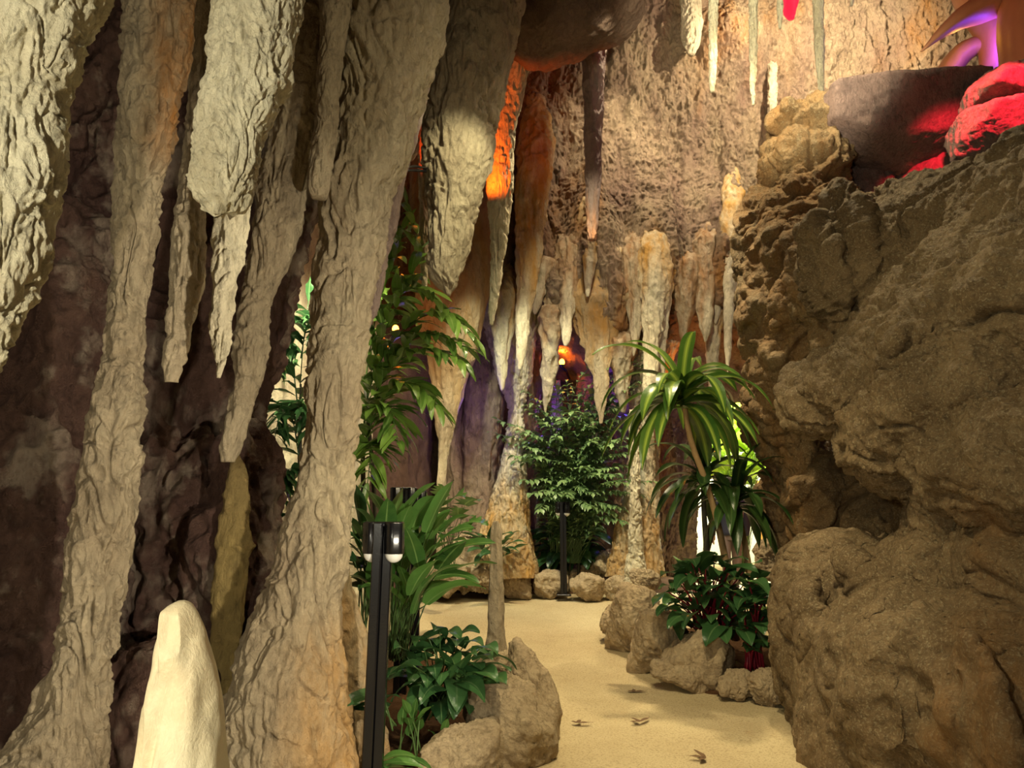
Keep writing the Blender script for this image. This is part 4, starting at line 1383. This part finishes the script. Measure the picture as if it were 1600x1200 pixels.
def bollard(label, px, py_top, Y, width_px, height, yaw=.0, lean=0.0, shades=2):
    """black post with two hooded globes hanging either side of its head"""
    top = at(px, py_top, Y)
    hw = width_px / 2 * mpp(py_top, Y)
    r = hw * .46
    foot = np.array((top[0] - lean * height, top[1], max(-.02, top[2] - height)))
    P = thing('lamp_post', foot, label, 'lamp')
    pw = hw * .46
    H = top[2] - foot[2]
    v1, f1 = box((foot[0] - pw * .42, foot[1] - pw * .35, foot[2] + H / 2), pw * .95, pw * 1.2, H, .12)
    v2, f2 = box((foot[0] + pw * .52, foot[1] + pw * .25, foot[2] + H / 2), pw * .95, pw * 1.2, H * .985, .12)
    v, f = join([(v1, f1), (v2, f2)])
    v[:, 0] += lean * (v[:, 2] - foot[2])
    mesh_from('post', v, f, M['black'], foot, P, smooth=False)
    v, f = box((foot[0], foot[1], foot[2] + .012), pw * 4, pw * 4, .024, .2)
    mesh_from('base_plate', v, f, M['black'], foot, P, smooth=False)
    c, s = math.cos(yaw), math.sin(yaw)
    hh = hw * 1.45
    v, f = box((0, 0, 0), hw * 1.9, r * .8, hh * .16, .2)
    v = np.stack([v[:, 0] * c - v[:, 1] * s, v[:, 0] * s + v[:, 1] * c, v[:, 2]], 1) + top + (0, 0, -hh * .06)
    mesh_from('head_bracket', v, f, M['black'], top, P, smooth=False)
    for sd in (-1, 1):
        q = top + np.array((sd * (hw - r) * c, sd * (hw - r) * s, 0))
        # hood: ribbed cylinder with closed top, open below
        n, m = 6, 36
        th = np.arange(m) / m * 2 * math.pi
        rib = r * (1 + .035 * np.sign(np.sin(th * 6)))
        prof = [(0, .02), (0, .93), (-.04, 1), (-hh * .98, 1), (-hh, .97), (-hh * .97, .86), (-hh * .1, .84), (-hh * .1, .02)]
        prof = [(0, .02), (0, .93), (-.03 * hh, 1), (-hh * .98, 1), (-hh, .97), (-hh * .97, .86), (-hh * .1, .84), (-hh * .1, .02)]
        vv = np.concatenate([np.stack([q[0] + rib * k * np.cos(th), q[1] + rib * k * np.sin(th), np.full(m, q[2] + z)], 1) for z, k in prof])
        i = np.arange(len(prof) - 1)[:, None] * m
        j = np.arange(m)[None]
        ff = np.stack([i + j, i + m + j, i + m + (j + 1) % m, i + (j + 1) % m], 2).reshape(-1, 4)
        mesh_from('lamp_shade', vv, ff, M['black'], q, P)
        v, f = sphere(q + (0, 0, -hh), r * .9)
        mesh_from('bulb', v, f, M['globe'], q + (0, 0, -hh), P, smooth=True)['label'] = 'white frosted globe'
    return P


bollard('nearest black lamp post with two white globes, left of the path', 600, 816, 4.2, 66, 1.62, -.22, .02)
bollard('small far black lamp post with two white globes in front of the bush', 879, 784, 10.98, 24, 1.33, .0)
bollard('black lamp post half hidden among peace lily leaves, hoods only showing', 632, 762, 6.3, 44, 1.7, .4)
bollard('black lamp post just behind the half hidden one, its hoods crowding to the right', 652, 768, 6.75, 32, 1.7, .5)


def niche_lamp(label, px, py, Y, r, mount, power):
    c = at(px, py, Y)
    P = thing('wall_lamp', c, label, 'lamp')
    v, f = sphere(c, r, sz=1.25)
    mesh_from('bulb', v, f, M['bulb_orange'], c, P)['label'] = 'glowing orange bulb'
    v, f = cyl(c + (0, 0, -r * 1.05), c + (0, 0, -r * 1.9), r * 1.5, r * .7)
    mesh_from('socket', v, f, M['black'], c, P)
    v, f = sweep([c + (0, 0, -r * 1.7), c + (mount * .4, .12, -r * 3), c + (mount, .9, -r * 3.2)], [r * .5, r * .5, r * .5], 8)
    mesh_from('bracket', v, f, M['black'], c, P)
    lamp('niche_lamp_light', 'POINT', tuple(c + np.array((0, -.10, .16))), power, (1.0, .20, .015), size=.05)
    return P


niche_lamp('orange glowing lamp in the dark niche above the far bush', 878, 566, 11.9, .045, .2, 26)
niche_lamp('orange glowing lamp peeping through the palm fronds', 618, 514, 9.2, .042, -.2, 7)
niche_lamp('orange glowing lamp hidden behind the fountain crown', 1084, 604, 11.2, .035, .1, 9)

# red glass lamp at the top
_c = at(1232, 8, 8.4)
_v, _f = lathe_rows([(-40, 1218, 1262), (-10, 1218, 1250), (15, 1222, 1244), (30, 1232, 1240)], 8.4, top='ceiling', amp=.01, s=.08, seed=5)[:2]
tag(mesh_from('hanging_lamp', _v, _f, M['bulb_red'], _c), 'red glowing glass lamp at the top edge beside a thin white stalactite', 'lamp')
# wire strap between the two big masses
_v, _f = join([sweep([at(606, 270, 5.0), at(640, 266, 5.4), at(668, 268, 5.8)], .012, 8), sweep([at(634, 262, 5.3), at(650, 260, 5.5), at(668, 264, 5.8)], .010, 8)])
tag(mesh_from('cable_strap', _v, _f, M['black'], at(606, 270, 5.0)), 'black cable strap tied between the big column and massive grey stalactite', 'cable')

# ------------------------------------------------------------------ yellow streak, litter on the path
_v, _f, _s = lathe_rows([(704, 366, 370), (722, 360, 379), (750, 354, 385), (790, 350, 388), (860, 340, 392), (930, 336, 384), (990, 336, 372), (1070, 334, 366), (1200, 326, 368)], (4.62, 4.42), amp=.05, s=.12, style='rough', depth=.6, wob=.03, seed=97)
o = mesh_from('flowstone_streak', _v, _f, M['yellow_rock'], _v[0], attrs={'stain': _s})
tag(o, 'mustard yellow flowstone streak running down the dark left wall', 'flowstone')
for k, (px, py, L, a, lb) in enumerate(((990, 1083, .13, .3, 'brown leaf scrap on the path near the right kerb boulders'), (1000, 1130, .15, .9, 'brown star-shaped leaf scrap in the middle of the path'),
                                        (1102, 1186, .16, 1.8, 'dark brown leaf scrap near the bottom edge of the path'), (902, 1132, .12, .1, 'thin leaf scrap near the left side of the path'))):
    y = ground_y(py)
    p = at(px, py, y)
    p[2] = float(floor_z(y)) + .012
    lv = Leaves(k)
    for q in range(3):
        an = a + q * 1.1
        lv.add(p, (math.cos(an), math.sin(an), .02), L * (1 - .25 * q), .035, 'lance', .05, 0, .1, .3, 6)
    tag(lv.build('fallen_leaf', 'litter', None, None, p), lb, 'leaf')

# ------------------------------------------------------------------ the daylight gallery and the visitor there


def fn(u, w_):
    x, z = 1.5 + 7 * u, -.1 + 6 * w_
    v = np.stack([x, 18 + .1 * np.sin(3 * x) + 0 * z, z], 1)
    return v


_v, _f = grid(40, 30, fn)
tag(mesh_from('wall_gallery', _v, _f[:, ::-1], M['panel']), 'pale sunlit wall beyond the exit', 'wall', kind='structure')
for px, mat, lb in ((1203, 'teal', 'narrow teal board leaning on the pale wall beyond the exit'), (1186, 'amber', 'narrow orange board leaning on the pale wall beyond the exit')):
    c = at(px, 802, 16.5)
    v, f = box((c[0], c[1], 1.2), .13, .05, 1.9, .1)
    tag(mesh_from('display_board', v, f, M[mat], (c[0], c[1], .25), smooth=False), lb, 'board')


def visitor():
    Y = 12.2
    X = at(1140, 800, Y)[0]
    P = thing('person', (X, Y, .27), 'visitor in navy jacket and grey-brown trousers walking away toward the bright exit', 'person')
    o3 = np.array((X, Y, .27))
    A = lambda *p: o3 + np.array(p)
    sk = [sweep([A(0, 0, .92), A(0, .01, 1.15), A(0, .0, 1.38), A(0, -.0, 1.47), A(0, .02, 1.55)], [.14, .135, .15, .07, .058], 20),
          sphere(A(0, .03, 1.66), .095, sz=1.22)]
    for s in (-1, 1):
        sk.append(sweep([A(s * .10, 0, .93), A(s * .11, .02 + s * .08, .5), A(s * .11, s * .16, .09)], [.085, .058, .04], 14))
        sk.append(sweep([A(s * .16, 0, 1.41), A(s * .25, -.02 * s, 1.13), A(s * .26, .08, .88), A(s * .25, .12, .78)], [.055, .045, .034, .03], 12))
        for q in range(5):
            sk.append(sweep([A(s * .25, .10 + .018 * q, .79), A(s * .25, .105 + .02 * q, .74), A(s * .24, .105 + .018 * q, .70 + .012 * abs(q - 2))], [.009, .009, .007], 6))
    v, f = join(sk)
    mesh_from('body', v, f, M['skin'], o3, P)
    jk = [sweep([A(0, 0, .86), A(0, .0, 1.05), A(0, 0, 1.30), A(0, 0, 1.43), A(0, .01, 1.50)], [.185, .175, .20, .17, .075], 24)]
    for s in (-1, 1):
        jk.append(sweep([A(s * .13, 0, 1.43), A(s * .22, 0, 1.36), A(s * .27, -.02 * s, 1.12), A(s * .275, .08, .86)], [.085, .078, .064, .05], 14))
    v, f = join(jk)
    mesh_from('jacket', v, f, M['navy'], o3, P)
    tr = [sweep([A(0, 0, .78), A(0, 0, .9), A(0, 0, .98)], [.15, .165, .15], 20)]
    for s in (-1, 1):
        tr.append(sweep([A(s * .09, 0, .92), A(s * .11, .02 + s * .08, .5), A(s * .11, s * .16, .08)], [.11, .078, .062], 16))
    v, f = join(tr)
    mesh_from('trousers', v, f, M['trouser'], o3, P)
    v, f = sphere(A(0, .015, 1.69), .108, sz=1.1)
    v[:, 2] = np.where((v[:, 1] > Y + .06) & (v[:, 2] < 1.96), 1.96, v[:, 2])
    mesh_from('hair', v, f, M['hair'], o3, P)
    for s in (-1, 1):
        v, f = sphere(A(s * .11, s * .16 + .06, .035), .05, sz=.8)
        v[:, 1] = (v[:, 1] - (Y + s * .16 + .06)) * 2.5 + Y + s * .16 + .06
        mesh_from('shoe', v, f, M['shoe'], o3, P)


visitor()
